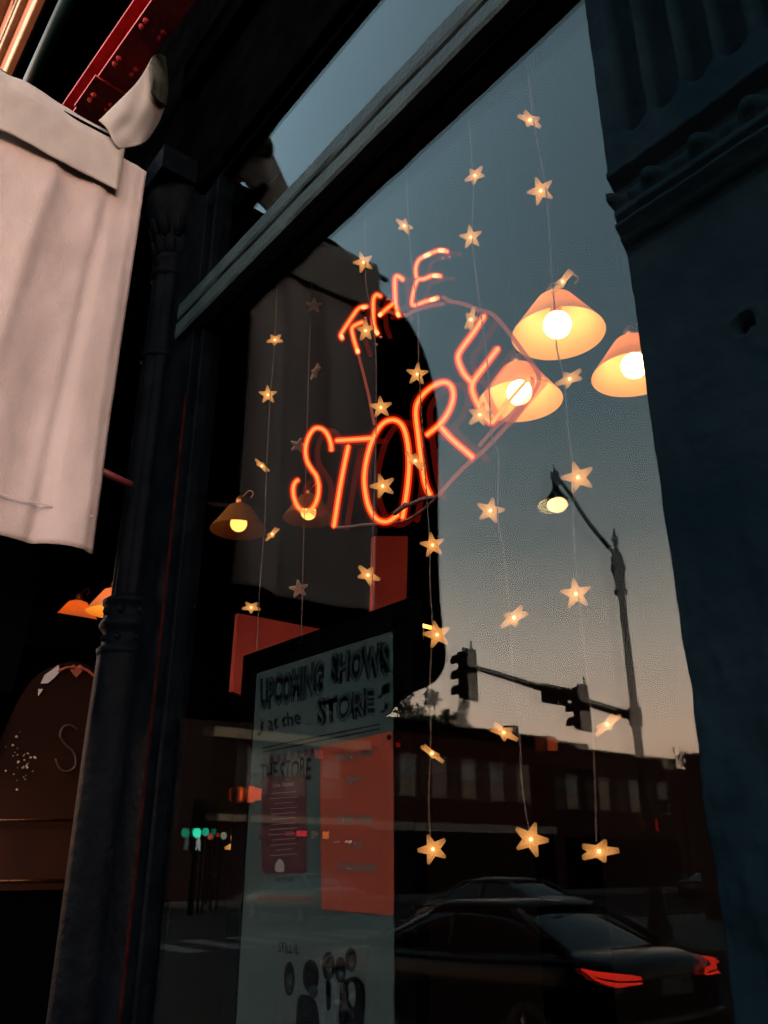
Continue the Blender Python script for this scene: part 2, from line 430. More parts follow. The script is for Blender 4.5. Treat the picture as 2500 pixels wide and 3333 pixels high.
for ring_, zz, rad in ((10, 4.36, .085), (10, 4.46, .105)):
    for k in range(ring_):
        q = 2 * math.pi * (k + (.5 if zz > 4.4 else 0)) / ring_
        m_ = Matrix.Translation((cx + rad * math.cos(q), cy + rad * math.sin(q), zz)) @ Matrix.Rotation(q, 4, 'Z') @ Matrix.Rotation(R(20), 4, 'Y') @ Matrix.Diagonal((.014, .026, .055, 1))
        bmesh.ops.create_uvsphere(bm, u_segments=8, v_segments=6, radius=1, matrix=m_)
part('capital', bm, DARK, co, smooth=False)
# pale strip: lit highlight along the pedestal's edge, put into the colour
bm = bmesh.new()
pts = [(cx - .112 + .002 * MN.noise(Vector((0, 0, z * 30))), cy - .060, z) for z in [.9 + .02 * k for k in range(74)]]
ring_tube(bm, pts, [.005 + .002 * MN.noise(Vector((5, 0, z[2] * 40))) for z in pts], 6)
part('worn_edge', bm, pmat('worn_pale_edge', (.60, .54, .44), .5, (.12, .12, .11), 24), co)
# small dark bracket at lintel end
bm = bmesh.new(); ring_tube(bm, [(-2.62, -.10, 4.46), (-2.50, -.10, 4.47), (-2.44, -.10, 4.46)], [.03, .028, .02], 12)
tag(link('lintel_bracket', bm, BLACKP, smooth=True), 'small rounded black bracket under the lintel beside the column capital', 'bracket')

# ------------------------------------------------------------------ banner hanging out from the facade
CLOTH = pmat('banner_cloth', (.178, .153, .149), .9, (.208, .178, .173), 2.2, .35, 260)
CLOTH2 = pmat('banner_sleeve_cloth', (.160, .150, .140), .9, (.190, .176, .164), 2.5, .35, 260)
CLOTHF = CLOTH2
bn = root('cloth_banner', 'off white cloth banner hanging from the facade left of the column', 'banner', (-2.79, -.6, 2.84))
bm = bmesh.new()
y0, y1 = -.97, -.272
NU, NV = 60, 80; g = []
for j in range(NV + 1):
    row = []
    for i in range(NU + 1):
        u, v = i / NU, j / NV
        y = y0 + (y1 - y0) * u - .010 * (1 - v) ** .7 * math.sin(v * 3.1)
        z = 2.835 + (4.60 - 2.835) * v - .015 * math.sin(u * 2.5) * (1 - v)
        f = .010 * math.sin(u * 17 + v * 1.5) * (1 - .5 * v) - .022 * math.exp(-((u - .80 + .10 * (1 - v)) / .035) ** 2) * (1 - .6 * v) + .012 * math.exp(-((u - .5 + .22 * (1 - v)) / .05) ** 2) + .006 * MN.fractal(Vector((u * 5, v * 9, 1)), .8, 2, 4) + .010 * math.sin(u * 7 + 1 - v * 2.2) + .02 * u * u * (1 - v) + .006 * MN.noise(Vector((u * 6, v * 5, 2)))
        if u > .93: f -= (u - .93) * .5 * (1 - v * .5)
        row.append(bm.verts.new((-2.79 + f, y, z)))
    g.append(row)
for j in range(NV):
    for i in range(NU): bm.faces.new((g[j][i], g[j][i + 1], g[j + 1][i + 1], g[j + 1][i]))
o = part('cloth', bm, CLOTH, bn, smooth=True); s = o.modifiers.new('solid', 'SOLIDIFY'); s.thickness = .003
bm = bmesh.new(); box(bm, -2.776, -2.7745, -.97, -.30, 2.952, 2.958)
part('hem_stitch', bm, pmat('stitch_grey', (.2, .15, .15), .9), bn)
# sleeve flap over the top
bm = bmesh.new(); g = []
for j in range(25):
    row = []
    for i in range(41):
        u, v = i / 40, j / 24
        zt = 4.715 - .02 * math.exp(-((u - .15) / .1) ** 2) - .03 * u
        zb = 4.385 + .004 * math.sin(u * 9)
        y = -.97 + (.575 - .02 * v) * u + (.02 * v if i == 40 else 0)
        row.append(bm.verts.new((-2.755 + .012 * math.sin(u * 5 + v) - .03 * max(0, v - .7) * 3 + .004 * MN.noise(Vector((u * 9, v * 4, 0))), y, zb + (zt - zb) * v)))
    g.append(row)
for j in range(24):
    for i in range(40): bm.faces.new((g[j][i], g[j][i + 1], g[j + 1][i + 1], g[j + 1][i]))
o = part('sleeve', bm, CLOTH2, bn, smooth=True); s = o.modifiers.new('solid', 'SOLIDIFY'); s.thickness = .003
# folded, curled corner
def quadpatch(name, outline_rows, bulge, m):
    """rows of pixel points across the fold, laid on the banner's plane with their own bulge"""
    bm = bmesh.new(); g = []
    for j, (rowp) in enumerate(outline_rows):
        row = []
        for i, (px, py, off) in enumerate(rowp):
            row.append(bm.verts.new(onX(px, py, -2.745 + off)))
        g.append(row)
    for a_, b_ in zip(g, g[1:]):
        for i in range(len(a_) - 1): bm.faces.new((a_[i], a_[i + 1], b_[i + 1], b_[i]))
    o = part(name, bm, m, bn, smooth=True)
    sb_ = o.modifiers.new('sub', 'SUBSURF'); sb_.levels = sb_.render_levels = 3; sb_.boundary_smooth = 'PRESERVE_CORNERS'
    s_ = o.modifiers.new('solid', 'SOLIDIFY'); s_.thickness = .003
    return o
quadpatch('folded_corner', [
    [(322, 392, -.01), (400, 315, -.05), (455, 262, -.09), (486, 205, -.15), (500, 176, -.22), (522, 174, -.27)],
    [(350, 415, .0), (410, 360, .0), (462, 320, -.10), (500, 260, -.10), (512, 225, -.22), (536, 235, -.29)],
    [(362, 440, .0), (415, 400, -.06), (470, 370, -.03), (505, 320, -.12), (525, 290, -.25), (547, 300, -.30)],
    [(372, 465, .0), (420, 440, -.02), (465, 425, -.09), (498, 395, -.10), (522, 350, -.22), (545, 330, -.28)],
    [(388, 482, -.01), (420, 481, -.04), (455, 472, -.05), (478, 466, -.12), (500, 430, -.17), (520, 395, -.24)]], .03, CLOTH2)
LINING_SHADE = pmat('banner_reverse', (.022, .028, .025), .9, (.05, .055, .045), 14, .4, 60, spec=.05)  # dark reverse of the cloth; the roll's shade is in the colour too
quadpatch('rolled_edge', [
    [(487, 205, -.12), (499, 176, -.17), (522, 172, -.22), (540, 186, -.27)],
    [(492, 235, -.05), (515, 222, -.12), (534, 232, -.20), (549, 250, -.28)],
    [(500, 262, -.02), (524, 272, -.12), (540, 290, -.20), (549, 318, -.28)],
    [(492, 300, -.05), (512, 330, -.10), (530, 342, -.20), (540, 350, -.28)]], .02, LINING_SHADE)
bm = bmesh.new(); ring_tube(bm, [(-2.79, -1.05, 4.66), (-2.79, -.45, 4.655)], .014, 12); part('banner_rod', bm, BLK, bn)
bm = bmesh.new(); ring_tube(bm, [onX(320, 1528, -2.84), onX(425, 1578, -2.88)], .014, 12)
tag(link('banner_stay', bm, pmat('dark_red_rod', (.05, .006, .008), .5), smooth=True), 'thin dark red rod holding the banner to the iron column', 'rod')

# ------------------------------------------------------------------ dark blade sign just behind the banner (seen reflected in the glass)
bs = root('blade_sign', 'black rounded projecting sign reflected as a dark silhouette behind the neon', 'sign', (-3.25, -.9, 2.7))
outl = [(855, 690), (990, 742), (1075, 775), (1150, 835), (1215, 920), (1270, 975), (1335, 1050), (1380, 1140), (1410, 1240), (1427, 1380), (1428, 1600), (1430, 1850), (1440, 2020), (1453, 2120), (1448, 2170), (1425, 2210), (1385, 2238), (1325, 2264), (1290, 2300), (1240, 2335), (1000, 2350)]
pp = [mir(onX(px, py, -3.25)) for px, py in outl]
pp = smooth_path(pp, 4)
pp += [Vector((-3.25, -.34, pp[-1].z - .02)), Vector((-3.25, -.30, 2.95)), Vector((-3.25, -.14, 3.05)), Vector((-3.25, -.14, pp[0].z + .02))]  # board extended wallward and down to block sky reflecting in the glass
bm = bmesh.new(); prism(bm, pp, (-.16, 0, 0)); part('board', bm, pmat('sign_black', (.0005, .0006, .0009), .8, spec=0), bs, bevel=.01)
bm = bmesh.new(); ring_tube(bm, [(-3.33, 0, 4.2), (-3.33, -.55, 4.2)], .02, 10); part('bracket', bm, BLK, bs)
bm = bmesh.new(); ring_tube(bm, [(-3.33, 0, 3.2), (-3.33, -.55, 3.2)], .02, 10); part('bracket', bm, BLK, bs)

# ------------------------------------------------------------------ neon sign
def K(cx_, cy_): return 900 + cx_ * .6028, 700 + cy_ * .6028
NY = .16
def nk(p, y=NY):
    return onY(*K(*p), y)
core = emat('neon_core', (1.0, .40, .085), 1.35)
halo = glow_mat('neon_red_glow', (1.0, .045, .004), .68, (.97, .9, .9))
halo2 = glow_mat('neon_faint_glow', (1.0, .02, .004), .040, (1, 1, 1))
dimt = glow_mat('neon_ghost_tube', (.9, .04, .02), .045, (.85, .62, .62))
ns = root('neon_sign', 'glowing orange neon sign reading THE STORE inside the window', 'neon sign', nk((640, 1690)))
def tube(name, paths, r=.0092, y=NY, ghost=True, sm=5):
    bm = bmesh.new(); bh = bmesh.new(); bg_ = bmesh.new(); bo = bmesh.new()
    for p in paths:
        closed = False
        P3 = smooth_path([nk(q, y) for q in p], sm)
        ring_tube(bm, P3, r * .52, 10)
        ring_tube(bh, P3, r * 1.12, 12); ring_tube(bo, P3, r * 1.9, 12)
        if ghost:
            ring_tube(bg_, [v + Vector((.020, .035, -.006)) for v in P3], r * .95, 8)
    t = part('letter_tube', bm, core, ns); t['label'] = 'glowing tube letter ' + name[-1].upper()
    g1 = part('glass_tube', bh, halo, ns); part('lit_jacket', bo, halo2, ns)  # outer shell is an added glow standing for bloom around the tube
    if ghost: part('return_tube', bg_, dimt, ns)  # dim glowing copies imitate the letters' reflection between the panes
    return t
tube('letter_s', [[(297, 1270), (292, 1228), (272, 1180), (240, 1152), (203, 1155), (172, 1200), (157, 1262), (164, 1325), (190, 1372), (216, 1410), (228, 1465), (222, 1525), (198, 1578), (158, 1603), (118, 1578), (96, 1530), (90, 1478), (100, 1445), (116, 1430)]])
tube('letter_t', [[(325, 1217), (415, 1212), (512, 1205)], [(388, 1247), (362, 1370), (335, 1520), (310, 1682)]])
tube('letter_o', [[(655, 1618), (598, 1656), (540, 1640), (500, 1580), (480, 1500), (474, 1410), (490, 1305), (522, 1205), (572, 1128), (630, 1106), (678, 1135), (705, 1215), (716, 1330), (710, 1440), (697, 1540), (680, 1635)]])
tube('letter_r', [[(830, 1512), (803, 1450), (782, 1330), (766, 1200), (752, 1060), (775, 990), (835, 930), (898, 903), (940, 920), (955, 975), (936, 1048), (888, 1122), (812, 1188)], [(890, 1147), (945, 1208), (1058, 1306)]])
tube('letter_e', [[(1122, 545), (1060, 640), (1000, 722), (980, 765), (990, 810), (1015, 860), (1055, 905)], [(1196, 720), (1130, 808), (1075, 880), (1056, 925), (1066, 975), (1105, 1055), (1140, 1105), (1165, 1118), (1200, 1075), (1280, 975), (1362, 882)]])
tube('letter_t', [[(488, 494), (445, 503), (405, 555), (362, 620), (346, 650), (356, 668)], [(462, 578), (410, 606), (415, 660), (440, 742)]], .0082)
tube('letter_h', [[(562, 438), (540, 430), (524, 455), (522, 520), (526, 590), (545, 643)], [(556, 542), (590, 510), (628, 480)], [(682, 348), (655, 330), (640, 345), (640, 420), (645, 490), (662, 545)]], .0082)
tube('letter_e', [[(922, 197), (880, 190), (815, 215), (770, 242), (752, 285), (755, 335)], [(886, 330), (845, 326), (795, 345), (762, 352), (742, 405), (734, 485), (800, 468), (872, 447)]], .0070)
hot = emat('neon_hot_end', (1, .62, .22), 1.6)
for a_, b_ in (((905, 192), (880, 191)), ((828, 210), (800, 222)), ((858, 452), (835, 458)), ((872, 328), (850, 328)), ((480, 496), (466, 498)), ((545, 640), (538, 628)), ((660, 543), (654, 530)), ((556, 542), (566, 532)), ((440, 740), (436, 728)), ((350, 652), (354, 662))):
    bm = bmesh.new(); ring_tube(bm, [nk(a_, NY - .002), nk(b_, NY - .002)], .0062, 10); part('bright_tube_end', bm, hot, ns)
# supporting frame of smoked tube, faintly glowing, around the letters
bm = bmesh.new()
fr = [(900, 442), (940, 465), (1010, 480), (1085, 510), (1160, 532), (1215, 585), (1275, 660), (1340, 750), (1400, 830), (1418, 880), (1400, 935), (1330, 1035), (1260, 1120), (1185, 1205), (1110, 1280), (1010, 1365), (930, 1450), (865, 1525)]
ring_tube(bm, smooth_path([nk(q, NY + .01) for q in fr], 4), .0058, 10)
ring_tube(bm, smooth_path([nk(q, NY + .01) for q in [(440, 745), (470, 860), (500, 985), (528, 1130)]], 4), .0045, 8)
ring_tube(bm, smooth_path([nk(q, NY + .01) for q in [(1370, 880), (1385, 905), (1340, 985), (1270, 1075), (1180, 1150), (1095, 1245)]], 4), .0052, 8)
ring_tube(bm, smooth_path([nk(q, NY + .02) for q in [(560, 540), (600, 520), (680, 545), (740, 520), (830, 490), (900, 480)]], 4), .0055, 8)
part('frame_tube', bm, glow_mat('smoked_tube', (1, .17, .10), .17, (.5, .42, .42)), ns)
bm = bmesh.new()
ring_tube(bm, smooth_path([nk(q, NY - .02) for q in [(865, 1522), (800, 1530), (740, 1555), (690, 1575), (640, 1612), (650, 1600), (700, 1560)]], 4), .0058, 8)
ring_tube(bm, smooth_path([nk(q, NY + .01) for q in [(310, 1685), (380, 1685), (470, 1672), (560, 1668), (640, 1660), (720, 1640), (800, 1585), (860, 1530)]], 4), .004, 8)
part('cable', bm, pmat('red_black_cable', (.03, .006, .006), .5), ns)
bm = bmesh.new()
for q in ((480, 560), (470, 515), (565, 660), (690, 540), (935, 230), (900, 235), (540, 700), (1085, 520), (600, 455)):
    bm = bmesh.new(); ring_tube(bm, [nk(q, NY + .005), nk(q, NY + .05)], .005, 8); part('tube_support', bm, pmat('clear_support', (.25, .05, .04), .15), ns)

# ------------------------------------------------------------------ star string lights
starM = glow_mat('star_plastic', (1.0, .39, .105), .50, (.46, .42, .38))
_n = starM.node_tree; _e = [x for x in _n.nodes if x.type == 'EMISSION'][0]
_t = _n.nodes.new('ShaderNodeTexCoord'); _l = _n.nodes.new('ShaderNodeVectorMath'); _l.operation = 'LENGTH'
_n.links.new(_t.outputs['Object'], _l.inputs[0])
_m = _n.nodes.new('ShaderNodeMapRange'); _m.inputs['From Min'].default_value = .004; _m.inputs['From Max'].default_value = .034; _m.inputs['To Min'].default_value = 1.0; _m.inputs['To Max'].default_value = .24
_n.links.new(_l.outputs['Value'], _m.inputs['Value'])
_q = _n.nodes.new('ShaderNodeTexNoise'); _q.inputs['Scale'].default_value = 260; _n.links.new(_t.outputs['Object'], _q.inputs['Vector'])
_x = _n.nodes.new('ShaderNodeMath'); _x.operation = 'MULTIPLY_ADD'; _x.inputs[1].default_value = 1.3; _x.inputs[2].default_value = .2; _n.links.new(_q.outputs['Fac'], _x.inputs[0])
_y = _n.nodes.new('ShaderNodeMath'); _y.operation = 'MULTIPLY'; _n.links.new(_x.outputs[0], _y.inputs[0]); _n.links.new(_m.outputs[0], _y.inputs[1]); _n.links.new(_y.outputs[0], _e.inputs[1])
starD = pmat('star_plastic_unlit', (.12, .06, .045), .3, (.16, .09, .07), 30)
bulbM = emat('star_led', (1.0, .70, .32), 12)
bulbR = glow_mat('star_led_halo', (1.0, .42, .10), .5, (.9, .8, .7))
cordM = pmat('string_cord', (.045, .03, .025), .7, spec=.1)
def star_bm(r=.033, th=.007):
    bm = bmesh.new(); n = 10; pts = []
    outer = []
    for k in range(5):
        a0 = math.pi / 2 + 2 * math.pi * k / 5
        for d in (-.07, .07): outer.append((r * math.cos(a0 + d) , r * math.sin(a0 + d)))
        a1 = a0 + math.pi / 5; outer.append((r * .45 * math.cos(a1), r * .45 * math.sin(a1)))
    f = [bm.verts.new((x, y, th / 2)) for x, y in outer]; b_ = [bm.verts.new((x, y, -th / 2)) for x, y in outer]
    cf = bm.verts.new((0, 0, th * .8)); cb = bm.verts.new((0, 0, -th * .8)); m = len(outer)
    for i in range(m):
        j = (i + 1) % m
        bm.faces.new((f[i], f[j], cf)); bm.faces.new((b_[j], b_[i], cb)); bm.faces.new((f[i], b_[i], b_[j], f[j]))
    return bm
def mesh_of(bm, name, m):
    bmesh.ops.recalc_face_normals(bm, faces=bm.faces); me = bpy.data.meshes.new(name); bm.to_mesh(me); bm.free(); me.materials.append(m); return me
starMe = mesh_of(star_bm(), 'star', starM); starDMe = mesh_of(star_bm(), 'unlit_star', starD)
bm = bmesh.new(); bmesh.ops.create_icosphere(bm, subdivisions=2, radius=.0032); bulbMe = mesh_of(bm, 'bulb', bulbM)
bm = bmesh.new(); bmesh.ops.create_icosphere(bm, subdivisions=2, radius=.0075); bulbRMe = mesh_of(bm, 'bulb_glow', bulbR)
def star_string(label, cord_px, stars, y=.085, lit=True, dim=False):
    top = onY(*cord_px[0], y)
    rt = root('star_light_string', label, 'string lights', (top.x, y, 3.78), 'strings of star lights hung inside the window')
    pts = [onY(px, py, y) for px, py in cord_px]
    pts = [Vector((pts[0].x - .004, y, 3.78))] + pts if pts[0].z < 3.75 else pts
    path = smooth_path(pts, 10)
    bm = bmesh.new()
    # two twisted strands
    dense = []
    for a_, b_ in zip(path, path[1:]):
        k = max(1, int((b_ - a_).length / .004))
        for i in range(k): dense.append(a_.lerp(b_, i / k))
    dense.append(path[-1])
    for ph in (0, math.pi):
        ring_tube(bm, [p + Vector((math.cos(i * .45 + ph), math.sin(i * .45 + ph), 0)) * .0013 for i, p in enumerate(dense)], .0009, 4, cap=False)
    part('cord', bm, cordM, rt)
    for (px, py, kind, ang, tilt) in stars:
        c = onY(px, py, y - .002)
        view = (CAM - c).normalized()
        q = view.to_track_quat('Z', 'Y').to_matrix().to_4x4()      # star plane faces the viewer's side of the window
        M = q @ Matrix.Rotation(R(ang), 4, 'Z') @ Matrix.Rotation(R(tilt), 4, 'X') @ Matrix.Rotation(R(random.uniform(0, 72) if tilt > 30 else 0), 4, 'Z')
        s = bpy.data.objects.new('star', starMe if kind else starDMe); C.objects.link(s); s.parent = rt
        s.matrix_local = Matrix.Translation(c - Vector(rt.location)) @ M @ Matrix.Scale(random.uniform(.92, 1.08), 4)
        if kind:
            for nm, me in (('bulb', bulbMe), ('bulb_glow', bulbRMe)):
                bb = bpy.data.objects.new(nm, me); C.objects.link(bb); bb.parent = s
    return rt
star_string('leftmost string of star lights, nearest the iron column', [(905, 800), (895, 1100), (880, 1290), (868, 1520), (862, 1700), (850, 1850), (842, 1985), (835, 2150), (825, 2400), (800, 2700)],
    [(895, 1106, 1, 15, 50), (872, 1285, 1, 6, 0), (853, 1516, 1, -38, 76), (886, 1738, 1, 48, 74), (818, 1977, 1, 0, 55), (768, 2752, 1, 30, 25)])
star_string('string of dim unlit stars hanging behind the letter S', [(1015, 900), (1012, 1000), (1005, 1200), (998, 1450), (990, 1700), (985, 1900), (980, 2080), (975, 2120)],
    [(1022, 995, 0, 0, 30), (1026, 1210, 0, 65, 70), (972, 1450, 0, 0, 35), (973, 1917, 0, 10, 25)], .20)
star_string('string of star lights falling through the letter O and the word THE', [(1190, 900), (1205, 1000), (1222, 1130), (1225, 1300), (1222, 1500), (1215, 1700), (1212, 1860), (1214, 1985)],
    [(1183, 854, 1, 20, 10), (1190, 1076, 1, 80, 40), (1240, 1326, 1, 5, 20), (1246, 1582, 1, 18, 20), (1198, 1872, 1, -35, 50)])
star_string('string of star lights beside the letter R upright, ending by the poster frame', [(1330, 750), (1345, 900), (1361, 1030), (1362, 1150), (1375, 1400), (1388, 1600), (1398, 1750), (1400, 1900), (1408, 2050), (1400, 2200), (1402, 2400), (1396, 2600), (1400, 2720)],
    [(1316, 735, 1, -40, 55), (1358, 1218, 1, -5, 10), (1352, 1500, 1, -45, 70), (1408, 1774, 1, 8, 10), (1423, 2066, 1, 12, 20), (1406, 2452, 1, -36, 80), (1409, 2764, 1, 20, 30)])
star_string('string of star lights passing behind the large letter E', [(1540, 600), (1538, 780), (1560, 980), (1588, 1200), (1600, 1420), (1622, 1480), (1620, 1680), (1640, 1800), (1658, 2000), (1670, 2200), (1690, 2380), (1700, 2560), (1722, 2700)],
    [(1546, 571, 1, 30, 50), (1533, 772, 1, 5, 5), (1533, 1040, 1, 75, 65), (1562, 1350, 1, 35, 40), (1596, 1662, 1, -15, 30), (1673, 2010, 1, 32, 62), (1640, 2384, 1, -28, 66), (1728, 2732, 1, -20, 25)])
star_string('rightmost string of star lights hanging in front of the upper cone lamp', [(1738, 400), (1780, 640), (1795, 880), (1805, 1000), (1812, 1130), (1835, 1230), (1850, 1400), (1868, 1550), (1866, 1700), (1880, 1900), (1905, 2150), (1925, 2330), (1935, 2500), (1942, 2740)],
    [(1725, 390, 1, -35, 65), (1760, 621, 1, 15, 5), (1831, 916, 1, 42, 78), (1854, 1233, 1, 20, 62), (1882, 1554, 1, 12, 15), (1875, 1933, 1, 4, 5), (1977, 2358, 1, 36, 74), (1950, 2771, 1, 5, 62)])

# ------------------------------------------------------------------ pendant lamps in the store
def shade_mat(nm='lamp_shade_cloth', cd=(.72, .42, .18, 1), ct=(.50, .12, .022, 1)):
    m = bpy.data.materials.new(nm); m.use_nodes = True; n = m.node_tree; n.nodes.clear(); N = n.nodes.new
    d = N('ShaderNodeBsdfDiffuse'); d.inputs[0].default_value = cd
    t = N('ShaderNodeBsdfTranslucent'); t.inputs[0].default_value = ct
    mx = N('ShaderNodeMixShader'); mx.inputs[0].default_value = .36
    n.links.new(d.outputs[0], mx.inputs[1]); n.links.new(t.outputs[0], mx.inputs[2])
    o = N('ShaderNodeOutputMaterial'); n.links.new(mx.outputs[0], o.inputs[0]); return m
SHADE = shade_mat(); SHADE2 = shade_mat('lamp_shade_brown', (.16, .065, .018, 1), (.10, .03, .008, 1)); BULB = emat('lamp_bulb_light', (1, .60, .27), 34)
BRASS = pmat('lamp_brass', (.35, .12, .04), .3, metal=.8)
BULB3 = emat('lamp_bulb_amber', (1, .45, .09), 26)
BULB2 = emat('lamp_bulb_dim', (1, .40, .08), 3.2)
def pendant(label, px, py, t, bulb=None):
    c = at(px, py, t)
    rt = thing('pendant_lamp', label, 'lamp', c, 0, 'cone shaded pendant lamps in the store')
    bm = bmesh.new(); lathe(bm, [(.178, -.075), (.176, -.070), (.070, .085), (.035, .098), (.028, .10)], 48); link('lamp_shade', bm, SHADE2 if bulb is BULB2 else SHADE, rt, True)
    bm = bmesh.new(); bmesh.ops.create_uvsphere(bm, u_segments=24, v_segments=16, radius=.053, matrix=Matrix.Translation((0, 0, -.03))); link('bulb', bm, bulb or BULB, rt, True)
    bm = bmesh.new(); lathe(bm, [(.0, .0), (.02, .0), (.024, .10), (.03, .11), (.028, .14), (.012, .16), (0, .165)], 16); link('socket', bm, BRASS, rt, True)
    bm = bmesh.new(); ring_tube(bm, [(0, 0, .16), (0, 0, 4.94 - c.z)], .003, 6); link('cord', bm, BLK, rt)
    bm = bmesh.new(); ring_tube(bm, smooth_path([(.01, 0, .14), (.05, .03, .19), (.09, .04, .16), (.08, .03, .13)], 5), .0035, 6); link('hook', bm, BRASS, rt, True)
    return rt
pendant('largest glowing orange cone lamp, high behind the right of the window', 1812, 1036, 3.22)
pendant('orange cone lamp overlapped by the last letter E of the neon', 1690, 1258, 3.55)
pendant('orange cone lamp cut off by the edge of the pier', 2062, 1170, 3.45)
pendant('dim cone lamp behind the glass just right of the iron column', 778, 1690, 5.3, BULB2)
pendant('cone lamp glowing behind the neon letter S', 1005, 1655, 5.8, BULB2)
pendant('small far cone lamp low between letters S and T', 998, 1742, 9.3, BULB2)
pendant('orange cone lamp left of the column, seen below the banner', 249, 1998, 6.2, BULB3)
pendant('cone lamp half hidden by the column below the banner', 368, 1960, 5.9, BULB3)

# red painted partition in the store
REDW = pmat('red_wall_paint', (.36, .035, .022), .8, (.42, .05, .03), 2)
rp = root('red_partition', 'red painted panel on the back wall behind the poster', 'wall panel', (-7.9, 3, .3))
def quadX(pxs, x, th=.05):
    bm = bmesh.new(); prism(bm, [onX(px, py, x) for px, py in pxs], (-th, 0, 0)); return bm
part('panel', quadX([(776, 1996), (1120, 2062), (1120, 2400), (756, 2250)], -5.6), REDW, rp)
tag(link('red_post', quadX([(1222, 1745), (1328, 1745), (1322, 2010), (1216, 2010)], -4.6), REDW), 'red painted interior post seen below the letters T and O', 'post')
tag(link('dark_cabinet', B((-4.5, -3.4, 2.6, 3.2, .16, 2.35)), pmat('cabinet_wood', (.002, .001, .001), .8, spec=0)), 'dark tall cabinet standing in the gloom behind the poster', 'cabinet')
GOLD = pmat('gold_leaf', (.8, .42, .1), .3, (.5, .2, .05), 14, metal=.9, emit=(1, .4, .08), es=.10)  # own faint emission stands in for light caught by the gilt
bm = bmesh.new()
A1 = [onY(px, py, 1.3) for px, py in [(1352, 2024), (1416, 2040), (1412, 2052), (1366, 2040), (1350, 2200), (1345, 2200)]]
prism(bm, A1, (0, .03, 0)); tag(link('gilt_frame', bm, GOLD), 'gilt picture frame corner catching lamplight right of the poster frame', 'frame')

# ------------------------------------------------------------------ poster board
def P7(cx_, cy_, y=.05): return onY(750 + cx_ * .42195, 1950 + cy_ * .42195, y)
def P8(cx_, cy_, y=.05): return onY(750 + cx_ * .42195, 2650 + cy_ * .42195, y)
pb = root('poster_board', 'black framed noticeboard of upcoming shows standing inside the glass', 'poster board', (-1.84, .06, .68))
PX0, PX1, PZ1 = -2.172, -1.522, 2.345; PZ0 = .85
part('frame', B((-2.25, -1.455, .047, .085, PZ1, 2.41), (-2.25, PX0, .047, .085, .75, PZ1), (PX1, -1.455, .047, .085, .75, PZ1), (PX0, PX1, .047, .085, .75, PZ0), (PX0, PX1, .07, .085, PZ0, PZ1)), pmat('frame_black', (.0005, .0005, .0006), .9, spec=0), pb)
PAP = pmat('poster_paper', (.0072, .0138, .0142), .9, (.0095, .0160, .0165), 6, spec=.05)
INK = pmat('ink_black', (.0006, .001, .0014), .9, spec=.0); GREYP = pmat('letter_fill', (.007, .0115, .0125), .9, spec=.0)
part('paper', B((PX0 + .001, PX1 - .001, .052, .0695, PZ0 + .001, PZ1 - .001)), PAP, pb)
def txt_mesh(s, bold=0, font=None):
    cu = bpy.data.curves.new('t', 'FONT'); cu.body = s; cu.offset = bold; cu.resolution_u = 3
    ob = bpy.data.objects.new('t', cu); C.objects.link(ob)
    dg = bpy.context.evaluated_depsgraph_get(); me = bpy.data.meshes.new_from_object(ob.evaluated_get(dg))
    bpy.data.objects.remove(ob); return me
def fit_text(name, s, quad, y, m, parent, bold=0, wobble=0, th=.0008, italic=0):
    """letters fitted into a quad (LB, RB, RT, LT) of points on the paper"""
    me = txt_mesh(s, bold)
    xs = [v.co.x for v in me.vertices]; ys = [v.co.y for v in me.vertices]
    x0, x1, yy0, yy1 = min(xs), max(xs), min(ys), max(ys)
    LB, RB, RT, LT = quad
    for v in me.vertices:
        u = (v.co.x - x0) / (x1 - x0); w = (v.co.y - yy0) / (yy1 - yy0)
        p = LB * (1 - u) * (1 - w) + RB * u * (1 - w) + RT * u * w + LT * (1 - u) * w
        zz = p.z + wobble * math.sin(u * 23 + 1) * (1 + .5 * math.sin(u * 47)) 
        v.co = Vector((p.x + wobble * .5 * math.sin(w * 4 + u * 31), y, zz))
    bm = bmesh.new(); bm.from_mesh(me); bpy.data.meshes.remove(me)
    return part(name, bm, m, parent)
q = [P7(235, 850), P7(735, 740), P7(735, 445), P7(235, 600)]
def outline_text(s, q, big, small, wob, yb=.0512):
    fit_text('lettering', s, q, yb, INK, pb, big, wob)
    fit_text('lettering', s, q, yb - .0006, GREYP, pb, small, wob)
outline_text('UPCOMING', [P7(225, 865), P7(712, 742), P7(725, 455), P7(225, 620)], .085, -.004, .002)
outline_text('SHOWS', [P7(765, 665), P7(1232, 590), P7(1222, 320), P7(775, 425)], .09, -.004, .003)
outline_text('STORE', [P7(668, 985), P7(1108, 895), P7(1105, 675), P7(665, 765)], .065, -.006, .002)
fit_text('lettering', 'at the', [P7(290, 1020), P7(540, 960), P7(535, 850), P7(285, 905)], .0512, INK, pb, .008, .002)
fit_text('lettering', '\u266a', [P7(205, 1060), P7(262, 1045), P7(262, 915), P7(205, 930)], .0512, INK, pb, .01)
fit_text('lettering', '\u266b', [P7(1135, 770), P7(1225, 750), P7(1225, 640), P7(1140, 665)], .0512, INK, pb, .01)
fit_text('lettering', '\u266a', [P7(1155, 880), P7(1225, 862), P7(1225, 785), P7(1155, 800)], .0512, INK, pb, .01)
bm = bmesh.new()
def line7(pts, w=.0016, P=P7, y=.0512):
    V = [P(*p) for p in pts]
    for a_, b_ in zip(V, V[1:]):
        d = Vector((b_.z - a_.z, 0, -(b_.x - a_.x))).normalized() * w
        bm.faces.new([bm.verts.new((v.x, y, v.z)) for v in (a_ + d, b_ + d, b_ - d, a_ - d)])
line7([(245, 1150), (420, 1110), (800, 1035), (1150, 965)]); line7([(245, 1180), (450, 1140), (800, 1070), (1150, 1000)])
part('ruled_line', bm, INK, pb)
bm = bmesh.new()
